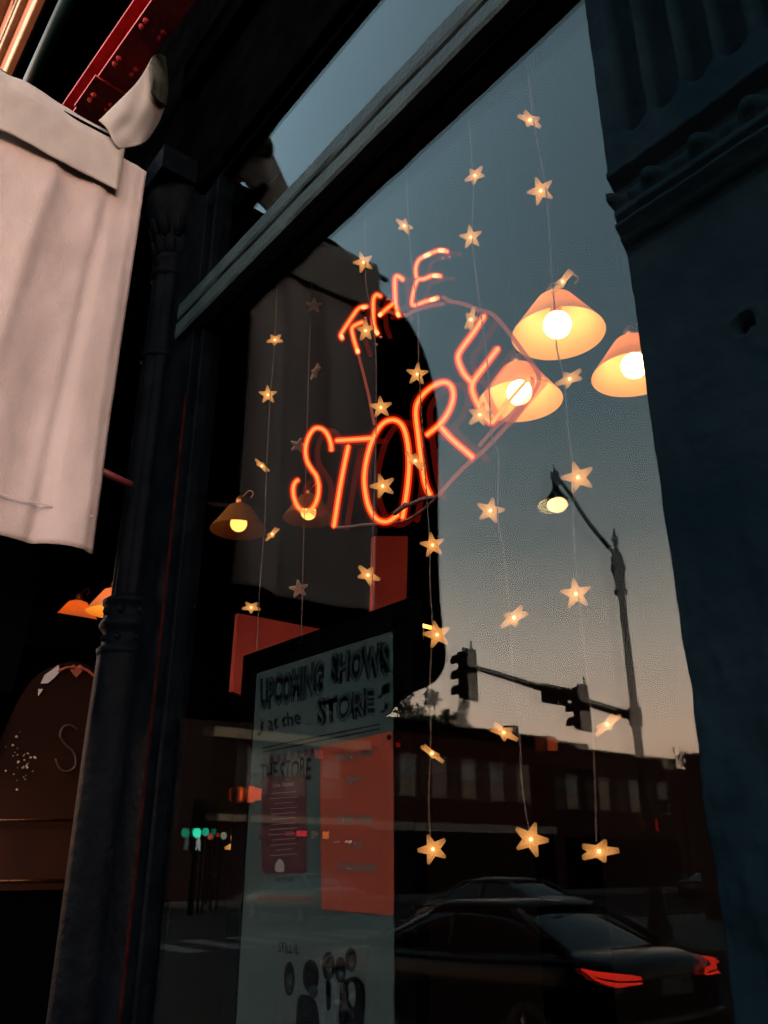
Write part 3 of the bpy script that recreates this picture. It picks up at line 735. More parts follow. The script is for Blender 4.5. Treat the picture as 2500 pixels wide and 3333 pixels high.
for k in range(8):
    c0, c1 = 250 + k * 52, 278 + k * 52
    a_, b_, c_, d_ = P7(c0, 1290 - k * 12), P7(c1, 1284 - k * 12), P7(c1, 1215 - k * 10), P7(c0, 1220 - k * 10)
    bm.faces.new([bm.verts.new((v.x, .0515, v.z)) for v in (a_, b_, c_, d_)])
    a_, b_, c_, d_ = P7(c0 - 20, 1435 - k * 5), P7(c1 - 20, 1432 - k * 5), P7(c1 - 20, 1385 - k * 5), P7(c0 - 20, 1388 - k * 5)
    bm.faces.new([bm.verts.new((v.x, .0515, v.z)) for v in (a_, b_, c_, d_)])
part('checker_border', bm, pmat('maroon_ink', (.008, .003, .005), .9, spec=.05), pb)
fit_text('lettering', 'THE STORE', [P7(228, 1430), P7(612, 1385), P7(622, 1215), P7(228, 1275)], .0510, INK, pb, .01, .003)
fit_text('lettering', 'Open Mic', [P7(300, 1520), P7(490, 1500), P7(490, 1455), P7(300, 1475)], .0510, INK, pb, .0, .002)
# show card with scalloped frame
CARD = pmat('card_maroon', (.010, .0025, .004), .9, (.014, .0035, .005), 9, spec=.05)
bm = bmesh.new()
oc = [(275, -290), (560, -300), (585, -270), (588, 120), (600, 150), (588, 190), (590, 440), (560, 462), (270, 458), (245, 430), (240, 200), (215, 180), (240, 150), (245, -260)]
prism(bm, [P8(*p, .0515) for p in oc], (0, -.0006, 0)); part('show_card', bm, CARD, pb)
PALE = pmat('pale_ink', (.03, .02, .022), .9)
fit_text('lettering', 'Live Shows', [P8(330, -205), P8(490, -220), P8(490, -255), P8(330, -240)], .0506, PALE, pb)
bm = bmesh.new()
for k in range(13): 
    w_ = random.uniform(60, 120); z_ = -160 + k * 40
    line7([(410 - w_, z_), (410 + w_, z_ - 14)], .0007, P8, .0506)
part('small_print', bm, PALE, pb)
bm = bmesh.new(); prism(bm, smooth_path([P8(*p, .0505) for p in [(350, 440), (348, 390), (380, 345), (412, 380), (415, 430), (400, 445)]], 3, True), (0, -.0005, 0)); part('card_emblem', bm, pmat('emblem_grey', (.03, .03, .03), .9), pb)
fit_text('lettering', 'NO COVER', [P8(350, 525), P8(490, 525), P8(490, 490), P8(350, 492)], .0510, INK, pb)
bm = bmesh.new(); prism(bm, [P8(212, 665, .0515), P8(630, 668, .0515), P8(630, 632, .0515), P8(212, 620, .0515)], (0, -.0006, 0)); part('maroon_strip', bm, CARD, pb)
# orange flyer
ORG = pmat('orange_flyer_paper', (.046, .0056, .0022), .85, (.054, .007, .0027), 4, spec=.1)
fl = root('show_flyer', 'orange flyer for Friday 6/30 taped to the poster board', 'flyer', (-1.7, .05, 1.8))
bm = bmesh.new(); prism(bm, [P7(690, 1140, .0505), P7(1232, 1022, .0505), P7(1250, 1022, .0505), P8(1305, 775, .0505), P8(1270, 782, .0505), P8(705, 735, .0505)], (0, -.0006, 0)); part('sheet', bm, ORG, fl)
INK2 = pmat('flyer_ink', (.006, .001, .001), .9)
def ft(s, q): fit_text('lettering', s, q, .0490, INK2, fl, .040)
ft('Friday 6/30', [P7(815, 1270), P7(1100, 1225), P7(1100, 1145), P7(815, 1190)])
ft('9pm', [P7(895, 1435), P7(1010, 1415), P7(1010, 1345), P7(895, 1365)])
ft('Philly Slim', [P8(835, 92), P8(1095, 78), P8(1095, 0), P8(835, 10)])
ft('And', [P8(908, 265), P8(1015, 262), P8(1015, 190), P8(908, 192)])
ft('Frienemies', [P8(830, 440), P8(1125, 446), P8(1125, 366), P8(830, 362)])
bm = bmesh.new()
for c_ in ((1225, 1065),): bmesh.ops.create_icosphere(bm, subdivisions=2, radius=.006, matrix=Matrix.Translation(P7(*c_, .048)))
bmesh.ops.create_icosphere(bm, subdivisions=2, radius=.006, matrix=Matrix.Translation(P8(1288, 765, .048)))
part('push_pin', bm, BLK, fl)
# band photo sheet
bp_ = root('band_flyer', 'photocopied band flyer with group of long haired musicians low on the board', 'flyer', (-1.85, .05, 1.3))
GP = pmat('photocopy_paper', (.0065, .0115, .012), .9, (.0085, .0135, .014), 8, spec=.1); GI = pmat('photocopy_dark', (.0008, .0012, .002), .9, (.0015, .002, .003), 40, spec=0)
GM = pmat('photocopy_mid', (.013, .02, .022), .9, (.007, .011, .013), 50, spec=.05)
bm = bmesh.new(); prism(bm, [P8(*p, .0516) for p in [(362, 985), (668, 985), (668, 1030), (1055, 1030), (1055, 1760), (362, 1760)]], (0, -.0006, 0)); part('sheet', bm, GP, bp_)
fit_text('lettering', 'STILL IL', [P8(370, 1062), P8(528, 1082), P8(525, 995), P8(370, 985)], .0505, GI, bp_, .01)
def blob(name, pts, y, m):
    bm = bmesh.new(); prism(bm, smooth_path([P8(*p, y) for p in pts], 4, True), (0, -.0004, 0)); part(name, bm, m, bp_)
yy = .0508
bm = bmesh.new()
def ell(cx_, cy_, rx, ry, y): prism(bm, [P8(cx_ + rx * math.cos(a_), cy_ + ry * math.sin(a_), y) for a_ in [2 * math.pi * k / 20 for k in range(20)]], (0, -.0003, 0))
figs = [((455, 1270), 42, 132), ((620, 1250), 62, 130), ((757, 1170), 50, 110), ((850, 1200), 42, 100), ((930, 1120), 44, 95)]
for (c_, rx, ry) in figs: ell(*c_, rx, ry, yy)
part('printed_hair', bm, GI, bp_)
bm = bmesh.new()
for (cx_, cy_, rx, ry) in ((458, 1300, 26, 80), (762, 1210, 28, 60), (850, 1235, 24, 55), (935, 1165, 26, 55), (640, 1370, 36, 50)): ell(cx_, cy_, rx, ry, yy - .0006)
part('printed_face', bm, pmat('photocopy_face', (.0045, .0078, .0084), .9, (.0030, .005, .006), 60, spec=0), bp_)
bm = bmesh.new()
for (cx_, cy_, s_) in ((458, 1285, 1), (762, 1195, 1), (850, 1222, .9), (935, 1150, .95)):
    for d_ in (-11, 11): ell(cx_ + d_ * s_, cy_, 6 * s_, 5 * s_, yy - .0012)
    ell(cx_ + 2, cy_ + 18 * s_, 5 * s_, 12 * s_, yy - .0012)
part('printed_features', bm, GM, bp_)
blob('printed_jacket', [(520, 1430), (600, 1400), (670, 1480), (680, 1760), (520, 1760)], yy - .0001, GI)
blob('printed_jacket', [(690, 1290), (750, 1275), (820, 1310), (850, 1500), (830, 1760), (720, 1760), (700, 1500)], yy - .0003, GM)
blob('printed_jacket', [(850, 1330), (900, 1270), (985, 1260), (1040, 1370), (1030, 1560), (1000, 1760), (850, 1760)], yy - .0005, GI)
blob('printed_shirt', [(912, 1320), (950, 1300), (968, 1400), (950, 1490), (920, 1440)], yy - .0011, GP)
blob('printed_shirt', [(740, 1300), (770, 1300), (775, 1480), (745, 1500)], yy - .0009, GI)

# ------------------------------------------------------------------ recessed entrance left of the column
en = root('entrance_door', 'dark recessed entrance door with arched brown pane and two brass push bars', 'door', (-5.05, .5, .15))
# wall with glazed transom: pieces around openings in the plane x=-5
def z5(px, py): return onX(px, py, -5.0)
part('door_frame', B((-5.12, -5.0, -.3, 1.0, 2.98, 3.20), (-5.12, -5.0, .0, .09, 0.15, 2.98)), BLK, en, bevel=.005)
arch = smooth_path([z5(*p) for p in [(-140, 2680), (-60, 2540), (0, 2420), (55, 2300), (100, 2225), (150, 2180), (205, 2157), (260, 2152), (318, 2185), (380, 2300)]], 5)
zb = z5(0, 2900).z
arch = arch + [Vector((-5, arch[-1].y, zb)), Vector((-5, arch[0].y, zb))]
bm = bmesh.new(); prism(bm, [p - Vector((.03, 0, 0)) for p in arch], (-.02, 0, 0))
BRN = pmat('brown_pane', (.016, .0045, .002), .5, (.011, .003, .0015), 3, spec=.1)
part('arched_pane', bm, BRN, en)
part('door_leaf', B((-5.12, -5.06, -.6, 1.0, .15, 2.98)), BLK, en)
bm = bmesh.new(); ring_tube(bm, [z5(-200, 2672) + Vector((.12, 0, 0)), z5(262, 2672) + Vector((.12, 0, 0))], .010, 12); part('push_bar', bm, pmat('bar_brass', (.55, .30, .16), .22, metal=1), en)
bm = bmesh.new(); ring_tube(bm, [z5(-200, 2866) + Vector((.12, 0, 0)), z5(250, 2866) + Vector((.12, 0, 0))], .012, 12); part('push_bar', bm, MATS['bar_brass'], en)
bm = bmesh.new()
hx = -5.02
def H5(px, py): v = z5(px, py); return Vector((hx, v.y, v.z))
prism(bm, [H5(*p) for p in [(253, 2203), (234, 2180), (235, 2166), (244, 2161), (254, 2168), (264, 2161), (274, 2168), (272, 2182)]], (-.008, 0, 0))
ring_tube(bm, smooth_path([H5(*p) for p in [(195, 2182), (220, 2172), (245, 2170)]], 4), .008, 8); ring_tube(bm, smooth_path([H5(*p) for p in [(262, 2170), (288, 2180), (312, 2200)]], 4), .008, 8)
part('heart_ornament', bm, pmat('heart_paint', (.30, .06, .03), .6), en)
bm = bmesh.new(); prism(bm, [H5(*p) for p in [(195, 2163), (198, 2185), (180, 2205), (160, 2222), (138, 2222), (150, 2195)]], (-.008, 0, 0)); prism(bm, [H5(*p) for p in [(144, 2241), (130, 2241), (130, 2262)]], (-.008, 0, 0))
part('torn_notice', bm, pmat('old_paper', (.55, .48, .46), .8), en)  # pale patch is the sky's reflection in the pane, put in as colour
bm = bmesh.new(); ring_tube(bm, smooth_path([H5(*p) for p in [(255, 2375), (235, 2360), (210, 2365), (200, 2395), (220, 2425), (245, 2450), (250, 2490), (225, 2510), (198, 2500), (185, 2470)]], 5), .006, 8)
part('painted_letter_s', bm, pmat('faint_brown', (.032, .011, .006), .6), en)
bm = bmesh.new(); rnd = random.Random(4)
for k in range(34):
    px = rnd.gauss(75, 26); py = 2480 + rnd.gauss(0, 38) + (px - 75) * .4; r_ = rnd.uniform(.002, .007)
    bmesh.ops.create_icosphere(bm, subdivisions=1, radius=r_, matrix=Matrix.Translation(H5(px, py)) @ Matrix.Diagonal((.2, 1.2, 1, 1)))
part('flaked_paint', bm, pmat('flake_pale', (.42, .34, .26), .7), en)  # pale dots stand for sky reflected through foliage gaps, as colour
pane2 = bmesh.new(); box(pane2, -5.06, -5.054, .0, 1.0, 3.20, 4.6); part('transom_pane', pane2, GL, en)

# ------------------------------------------------------------------ the street corner, seen in the glass
def bld_x(name, label, x, y0, y1, h, m, win_rows, depth=14, wx=(1.1, 1.9), pitch=3.2, trim=None, cornice=True, lit=()):
    """building whose street face is the plane x, running from real y0 down to y1 (more negative), facing +x"""
    r_ = root(name, label, 'building', (x, (y0 + y1) / 2, .15))
    part('wall', B((x - depth, x, y1, y0, .1, h)), m, r_)
    trim = trim or TRIM
    if cornice:
        part('cornice', B((x, x + .35, y1, y0, h - .35, h + .02), (x, x + .2, y1, y0, h - .6, h - .35)), BLACKP, r_)
    k = 0
    n = int((y0 - y1 - 1) / pitch)
    off = ((y0 - y1) - (n - 1) * pitch) / 2
    for zi, (z0, z1) in enumerate(win_rows):
        for i in range(n):
            yc = y0 - off - i * pitch; w = wx[0] / 2
            litw = (zi, i) in lit
            bm = B((x, x + .05, yc - w - .09, yc + w + .09, z1, z1 + .28), (x, x + .09, yc - w - .12, yc + w + .12, z0 - .14, z0), (x, x + .04, yc - w - .06, yc - w, z0, z1), (x, x + .04, yc + w, yc + w + .06, z0, z1), (x, x + .03, yc - w, yc + w, (z0 + z1) / 2 - .03, (z0 + z1) / 2 + .03))
            f = part('window', bm, trim, r_)
            part('pane', B((x + .004, x + .012, yc - w, yc + w, z0, z1)), emat('lit_window', (1, .85, .6), .5) if litw else PANE, f)
            if (i * 7 + zi * 3) % 3 != 1:
                part('blind', B((x + .013, x + .02, yc - w + .02, yc + w - .02, (z0 + z1) / 2 + .03, z1)), BLIND, f)
    return r_
PANE = pmat('window_pane_dark', (.012, .014, .016), .08)
BLIND = pmat('roller_blind', (.22, .22, .20), .8)
TRIM = pmat('window_trim', (.10, .07, .055), .8, (.15, .11, .09), 3)
BR2 = brick_mat('dark_red_brick', (.046, .008, .0045), (.034, .006, .0035), (.025, .017, .014), 1, 'y')
BR3 = brick_mat('brown_brick', (.03, .010, .008), (.022, .008, .006), (.025, .018, .015), 1, 'y')
rows2 = [(5.2, 7.1), ]
b1 = bld_x('brick_building', 'two storey dark red brick building with dark cornice reflected right of the poster', -37, -27.5, -42.2, 9.2, BR2, rows2, pitch=2.35, lit=())
part('shopfront', B((-37, -36.9, -42, -28, .15, 3.3)), BLK, b1)
part('sign_band', B((-37, -36.85, -42.2, -27.5, 3.3, 3.75)), pmat('stone_band_grey', (.16, .13, .11), .8), b1)
bm = B((-39.5, -38.6, -41.2, -40.6, 9.2, 10.1), (-39.5, -38.9, -39.6, -39.1, 9.2, 9.8)); part('chimney', bm, BR3, b1)
b2 = bld_x('low_brick_building', 'lower brown brick building beyond the cornice, its roofline stepping down', -37.3, -42.3, -57, 8.75, BR3, [(5.0, 6.8)], pitch=3.4, cornice=False)
part('parapet', B((-37.5, -37.1, -57, -42.3, 8.75, 8.85), (-37.5, -37.1, -46.5, -43.5, 8.85, 9.15)), BR3, b2)
part('shopfront', B((-37.3, -37.15, -56, -43.5, .15, 3.2)), BLK, b2)
b3 = bld_x('stone_fronted_building', 'tan trimmed building reflected left of and behind the poster', -37, -18.0, -27.4, 9.6, brick_mat('mauve_brick', (.028, .012, .009), (.023, .010, .008), (.02, .015, .014), 1, 'y'), [(4.9, 6.6)], pitch=2.2, depth=4.1)
part('stone_band', B((-37, -36.8, -27.4, -18, 7.3, 7.75)), STONE, b3); part('stone_band', B((-37, -36.75, -27.4, -18, 3.5, 3.8)), STONE, b3)
b4 = root('white_corner_building', 'pale grey painted building reflected beside the window jamb', 'building', (-44, -22, .15))
WR = pmat('pale_render', (.30, .30, .285), .8, (.2, .2, .19), 1.5)
part('wall', B((-48, -41.3, -26, -17.8, .1, 9.3)), WR, b4)
part('cornice', B((-48, -41.25, -17.8, -17.4, 8.9, 9.35)), WR, b4)
for zi in (5.0, 1.2):
    for k in range(4):
        f_ = part('window', B((-47.3 + k * 1.6, -46.3 + k * 1.6, -17.8, -17.72, zi, zi + 2.2)), TRIM, b4)
        part('pane', B((-47.2 + k * 1.6, -46.4 + k * 1.6, -17.72, -17.70, zi + .1, zi + 2.1)), PANE, f_)
b5 = root('distant_building', 'dark stepped building at the end of the street beside the pier edge', 'building', (-30, -70, .1))
part('wall', B((-44, -37.2, -84, -57.2, .1, 8.2), (-36, -30, -84, -76, .1, 9.5), (-30, -22, -84, -76, .1, 11)), BR3, b5)
# block across our own street, behind the lamp post
BX = onY(2225, 2440, 24).x
b6 = root('street_block', 'long dark brick block across the street with shopfront windows', 'building', (0, -24, .1))
part('wall', B((BX, 40, -40, -24, .1, onY(2225, 2455, 24).z)), BR3, b6)
for i in range(8): part('window', B((BX + 1.5 + i * 3, BX + 2.9 + i * 3, -23.99, -23.95, 4.6, 6.6)), PANE, b6)
# glowing sign on the roof edge, traffic reds
sg = root('lit_shop_sign', 'small glowing orange square sign at the roof edge of the brick building', 'sign', (-36.6, -42, 8.2))
c_ = onX(1800, 2421, -36.5); part('lit_face', B((-36.6, -36.5, -(c_.y + .42), -(c_.y - .42), c_.z - .42, c_.z + .42)), emat('orange_sign_light', (1, .12, .03), 7), sg)
part('sign_box', B((-36.75, -36.61, -(c_.y + .5), -(c_.y - .5), c_.z - .5, c_.z + .5)), BLK, sg)

# trees beyond the roofs
LEAF = pmat('leaves_dusk', (.02, .035, .015), .8, (.04, .06, .025), 3)
BARK = pmat('bark', (.05, .035, .025), .9)
def tree(label, x, y, h, r, seed, n=1500):
    rn = random.Random(seed)
    rt = root('tree', label, 'tree', (x, y, 0), 'trees behind the roofs')
    bm = bmesh.new(); ring_tube(bm, [(x, y, 0), (x + .2, y, h * .5), (x + .1, y + .2, h * .8)], [.35, .25, .12], 8)
    cl = []
    for k in range(11):
        a_ = rn.uniform(0, 6.28); d = rn.uniform(.2, 1) * r; zz = h - r * rn.uniform(.2, 1.7)
        c = Vector((x + d * math.cos(a_), y + d * math.sin(a_), zz)); cl.append((c, r * rn.uniform(.25, .5)))
        ring_tube(bm, [(x + .1, y, h * .55), c], [.12, .03], 5)
    part('trunk', bm, BARK, rt)
    bm = bmesh.new()
    for k in range(n):
        c, rr = rn.choice(cl)
        d = Vector((rn.gauss(0, 1), rn.gauss(0, 1), rn.gauss(0, 1))).normalized() * rr * rn.uniform(.3, 1.1)
        p = c + d; s = rn.uniform(.10, .24)
        a1 = Vector((rn.gauss(0, 1), rn.gauss(0, 1), rn.gauss(0, 1))).normalized() * s; a2 = a1.cross(d).normalized() * s * .6
        bm.faces.new([bm.verts.new(v) for v in (p - a1, p + a2, p + a1, p - a2)])
    part('crown', bm, LEAF, rt)
def tv(px, py, x): v = onX(px, py, x); return v.x, -v.y, v.z
x_, y_, z_ = tv(1352, 2250, -43); tree('dark leafy tree rising behind the roof beside the poster frame', x_, y_, z_, 1.8, 1)
x_, y_, z_ = tv(1455, 2283, -46); tree('smaller dark tree poking above the brick roofline', x_, y_, z_, 1.5, 2, 1000)
x_, y_, z_ = tv(2225, 2440, -50); tree('tree at the end of the street beside the pier edge', x_, y_, z_, 3.2, 3)

# ------------------------------------------------------------------ street light and signal mast
SLM = pmat('street_iron', (.0015, .002, .0025), .6, spec=.03)
pole = onX(2060, 2330, -12.6); PXx, PYy = -12.6, -16.95
sl_ = root('street_lamp_mast', 'tall ornate iron street lamp post carrying lit lantern and signal arm', 'street lamp', (PXx, PYy, .15))
bm = bmesh.new()
lathe(bm, [(.28, .15), (.28, .4), (.20, .6), (.14, 1.2), (.115, 2.0), (.092, 8.3)], 20, (PXx, PYy, 0)); part('post', bm, SLM, sl_)
bm = bmesh.new()
lathe(bm, [(.092, 8.3), (.17, 8.34), (.19, 8.42), (.13, 8.48), (.15, 8.9), (.20, 9.0), (.20, 9.12), (.15, 9.2), (.17, 9.35), (.10, 9.5), (.06, 9.55), (.05, 9.75), (.09, 9.82), (.10, 9.92), (.04, 10.0), (.03, 10.12), (0, 10.22)], 20, (PXx, PYy, 0)); part('finial', bm, SLM, sl_)
def vr(px, py, x=-12.6): return mir(onX(px, py, x))
bm = bmesh.new(); ring_tube(bm, smooth_path([vr(2004, 1805), vr(1950, 1745), vr(1900, 1680), (vr(1850, 1600)), (vr(1812, 1555))], 4), .06, 10); part('lamp_arm', bm, SLM, sl_)
top = vr(1805, 1545); 
bm = bmesh.new(); lathe(bm, [(0, .30), (.03, .25), (.02, .12), (.12, .06), (.12, -.12), (.07, -.2), (.1, -.4), (.22, -.62), (.30, -.70), (.30, -.76)], 18, top); part('lantern_hood', bm, SLM, sl_)
bm = bmesh.new(); bmesh.ops.create_uvsphere(bm, u_segments=18, v_segments=12, radius=.26, matrix=Matrix.Translation(top + Vector((0, 0, -.86))) @ Matrix.Diagonal((1, 1, .7, 1))); part('lantern_globe', bm, emat('sodium_globe', (1, .50, .18), 130), sl_, smooth=True)
# signal arm
A0 = Vector((PXx, PYy, 5.12)); A1_ = vr(1535, 2168)
bm = bmesh.new(); ring_tube(bm, [A0, A1_], [.11, .055], 12); lathe(bm, [(.15, 4.9), (.17, 4.92), (.17, 5.35), (.15, 5.37)], 16, (PXx, PYy, 0)); part('signal_arm', bm, SLM, sl_)
def signal(label, c):
    r_ = root('traffic_signal', label, 'traffic light', c, 'dark signal heads hung on the mast arm')
    x, y, z = c
    part('housing', B((x - .12, x + .10, y - .16, y + .16, z - .50, z + .50)), SLM, r_, bevel=.02)
    part('backplate', B((x + .10, x + .115, y - .21, y + .21, z - .56, z + .56)), SLM, r_)
    for k in (-.33, 0, .33):
        bm = bmesh.new(); seg = 14
        for q0 in range(seg):
            a0, a1 = math.pi * (-.15 + 1.3 * q0 / seg), math.pi * (-.15 + 1.3 * (q0 + 1) / seg)
            bm.faces.new([bm.verts.new((x + xx, y + .15 * math.cos(aa), z + k + .15 * math.sin(aa))) for xx, aa in ((-.12, a0), (-.12, a1), (-.38, a1), (-.34, a0))])
        v_ = part('visor', bm, SLM, r_); s_ = v_.modifiers.new('s', 'SOLIDIFY'); s_.thickness = .012
        bm = bmesh.new(); lathe(bm, [(0, 0), (.13, .0), (.13, .02)], 18)
        bmesh.ops.rotate(bm, verts=bm.verts, cent=(0, 0, 0), matrix=Matrix.Rotation(R(-90), 3, 'Y')); bmesh.ops.translate(bm, verts=bm.verts, vec=(x - .121, y, z + k)); part('lens', bm, PANE, r_)
    bm = bmesh.new(); ring_tube(bm, [(x + .16, y, z - .55), (x + .16, y, z + .72)], .025, 8); part('bracket', bm, SLM, r_)
signal('three lens traffic signal at the free end of the mast arm', vr(1540, 2185) + Vector((-.2, 0, -.05)))
signal('three lens traffic signal on the mast arm near the post', vr(1912, 2295) + Vector((-.2, 0, -.05)))
cs = vr(1812, 2248)
ss = root('street_name_sign', 'dark rectangular street sign hung from the middle of the signal arm', 'sign', cs)
part('plate', B((cs.x - .1, cs.x - .06, cs.y - .45, cs.y + .45, cs.z - .30, cs.z + .14)), SLM, ss)
part('hanger', B((cs.x - .06, cs.x + .06, cs.y - .4, cs.y - .34, cs.z - .1, cs.z + .1), (cs.x - .06, cs.x + .06, cs.y + .34, cs.y + .4, cs.z - .1, cs.z + .1)), SLM, ss)

# far lit signals across the junction
def vrx(px, py, x): return mir(onX(px, py, x))
def lamp_head(name, label, cat, px, py, x, r, col, s, box_=True):
    c = vrx(px, py, x); r_ = root(name, label, cat, c, None)
    bm = bmesh.new(); bmesh.ops.create_uvsphere(bm, u_segments=16, v_segments=10, radius=r, matrix=Matrix.Translation(c) @ Matrix.Diagonal((.4, 1, 1, 1))); part('lens', bm, emat('lens_%d_%d' % (px, py), col, s), r_, smooth=True)
    if box_: part('housing', B((c.x - .3, c.x - r * .3, c.y - r * 1.3, c.y + r * 1.3, c.z - r * 1.4, c.z + r * 7)), SLM, r_)
    bm = bmesh.new(); ring_tube(bm, [(c.x - .2, c.y, c.z), (c.x - .2, c.y, 0)], .05, 8); part('post', bm, SLM, r_)
    return r_
lamp_head('green_signal', 'brightest green traffic light, left of its row behind the glass', 'traffic light', 641, 2711, -30, .17, (.05, 1, .55), 14)
lamp_head('green_signal', 'middle green traffic light of the row near the column', 'traffic light', 669, 2708, -31, .15, (.03, .8, .42), 7)
lamp_head('green_signal', 'faintest green traffic light, right of the row', 'traffic light', 696, 2706, -33, .12, (.02, .5, .25), 2.5)
lamp_head('red_signal', 'small red light just below the green traffic lights', 'traffic light', 683, 2723, -31, .1, (1, .12, .06), 6, False)
lamp_head('red_signal', 'tiny red light right of the green traffic lights', 'traffic light', 709, 2718, -32, .08, (1, .06, .05), 4, False)
lamp_head('shop_light', 'small white light right of the green traffic lights', 'light', 728, 2720, -32, .14, (1, .85, .6), 4, False)
c = vrx(645, 2746, -30)
wk = root('walk_signal', 'white walking figure pedestrian signal below the green lights', 'traffic light', c)
bm = bmesh.new()
def wp(y, z): return (c.x, c.y + y, c.z + z)
bmesh.ops.create_uvsphere(bm, u_segments=10, v_segments=8, radius=.05, matrix=Matrix.Translation(wp(0, .2)))
ring_tube(bm, [wp(0, .14), wp(0, 0)], .045, 8); ring_tube(bm, [wp(0, 0), wp(-.08, -.22)], .03, 6); ring_tube(bm, [wp(0, 0), wp(.08, -.2)], .03, 6)
ring_tube(bm, [wp(0, .12), wp(-.1, 0)], .022, 6); ring_tube(bm, [wp(0, .12), wp(.1, .02)], .022, 6)
part('walking_figure', bm, emat('walk_white', (1, .95, .85), 5), wk); part('housing', B((c.x - .2, c.x - .06, c.y - .25, c.y + .25, c.z - .3, c.z + .3)), BLK, wk)
part('post', B((c.x - .18, c.x - .08, c.y - .05, c.y + .05, 0, c.z - .3)), SLM, wk)
bm = bmesh.new()
for px, w_, h_ in ((786, .03, .18), (819, .10, .24), (836, .07, .18), (846, .05, .16)):
    v = vrx(px, 2585 - (px - 790) * .0, -24); box(bm, v.x - .05, v.x, v.y - w_, v.y + w_, v.z - h_, v.z + h_)
hs = root('lit_open_sign', 'blazing orange red lit sign reflected at the poster board edge', 'sign', vrx(819, 2585, -24)); part('lit_face', bm, emat('hot_red_sign', (1, .09, .02), 13), hs)
v = vrx(819, 2585, -24); part('post', B((v.x - .12, v.x - .06, v.y - .05, v.y + .05, 0, v.z)), SLM, hs)
def small_lit(label, px, py, x, w, h, col, s):
    v = vrx(px, py, x); r_ = root('lit_window_sign', label, 'sign', v); part('lit_face', B((v.x - .03, v.x, v.y - w, v.y + w, v.z - h, v.z + h)), emat('lit_%d' % px, col, s), r_)
    part('backing', B((v.x - .08, v.x - .032, v.y - w * 1.1, v.y + w * 1.1, v.z - h * 1.1, v.z + h * 1.1)), BLK, r_)
    part('post', B((v.x - .07, v.x - .04, v.y - .03, v.y + .03, 0, v.z - h)), SLM, r_)
small_lit('bright red lit sign reflected over the maroon show card', 982, 2713, -30, .23, .10, (1, .02, .03), 9)
small_lit('small amber lit sign reflected at the left edge of the orange flyer', 1061, 2718, -30, .14, .14, (1, .25, .03), 9)
small_lit('small white and red lit sign reflected beside the word And', 1135, 2740, -30, .16, .04, (1, .6, .45), 9)
small_lit('small red light reflected at the upper left of the orange flyer', 1038, 2455, -34, .25, .2, (1, .05, .04), 2.5)
small_lit('tiny red light reflected beside the right edge of the poster', 1296, 2424, -34, .12, .10, (1, .02, .02), 5)
v = vrx(2110, 2688, -30)
for lab, px in (('left of two red brake lights glowing near the pier', 2109), ('right of two red brake lights glowing near the pier', 2138)):
    small_lit(lab, px, 2684, -34 - px * .001, .10, .40, (1, .02, .01), 6)

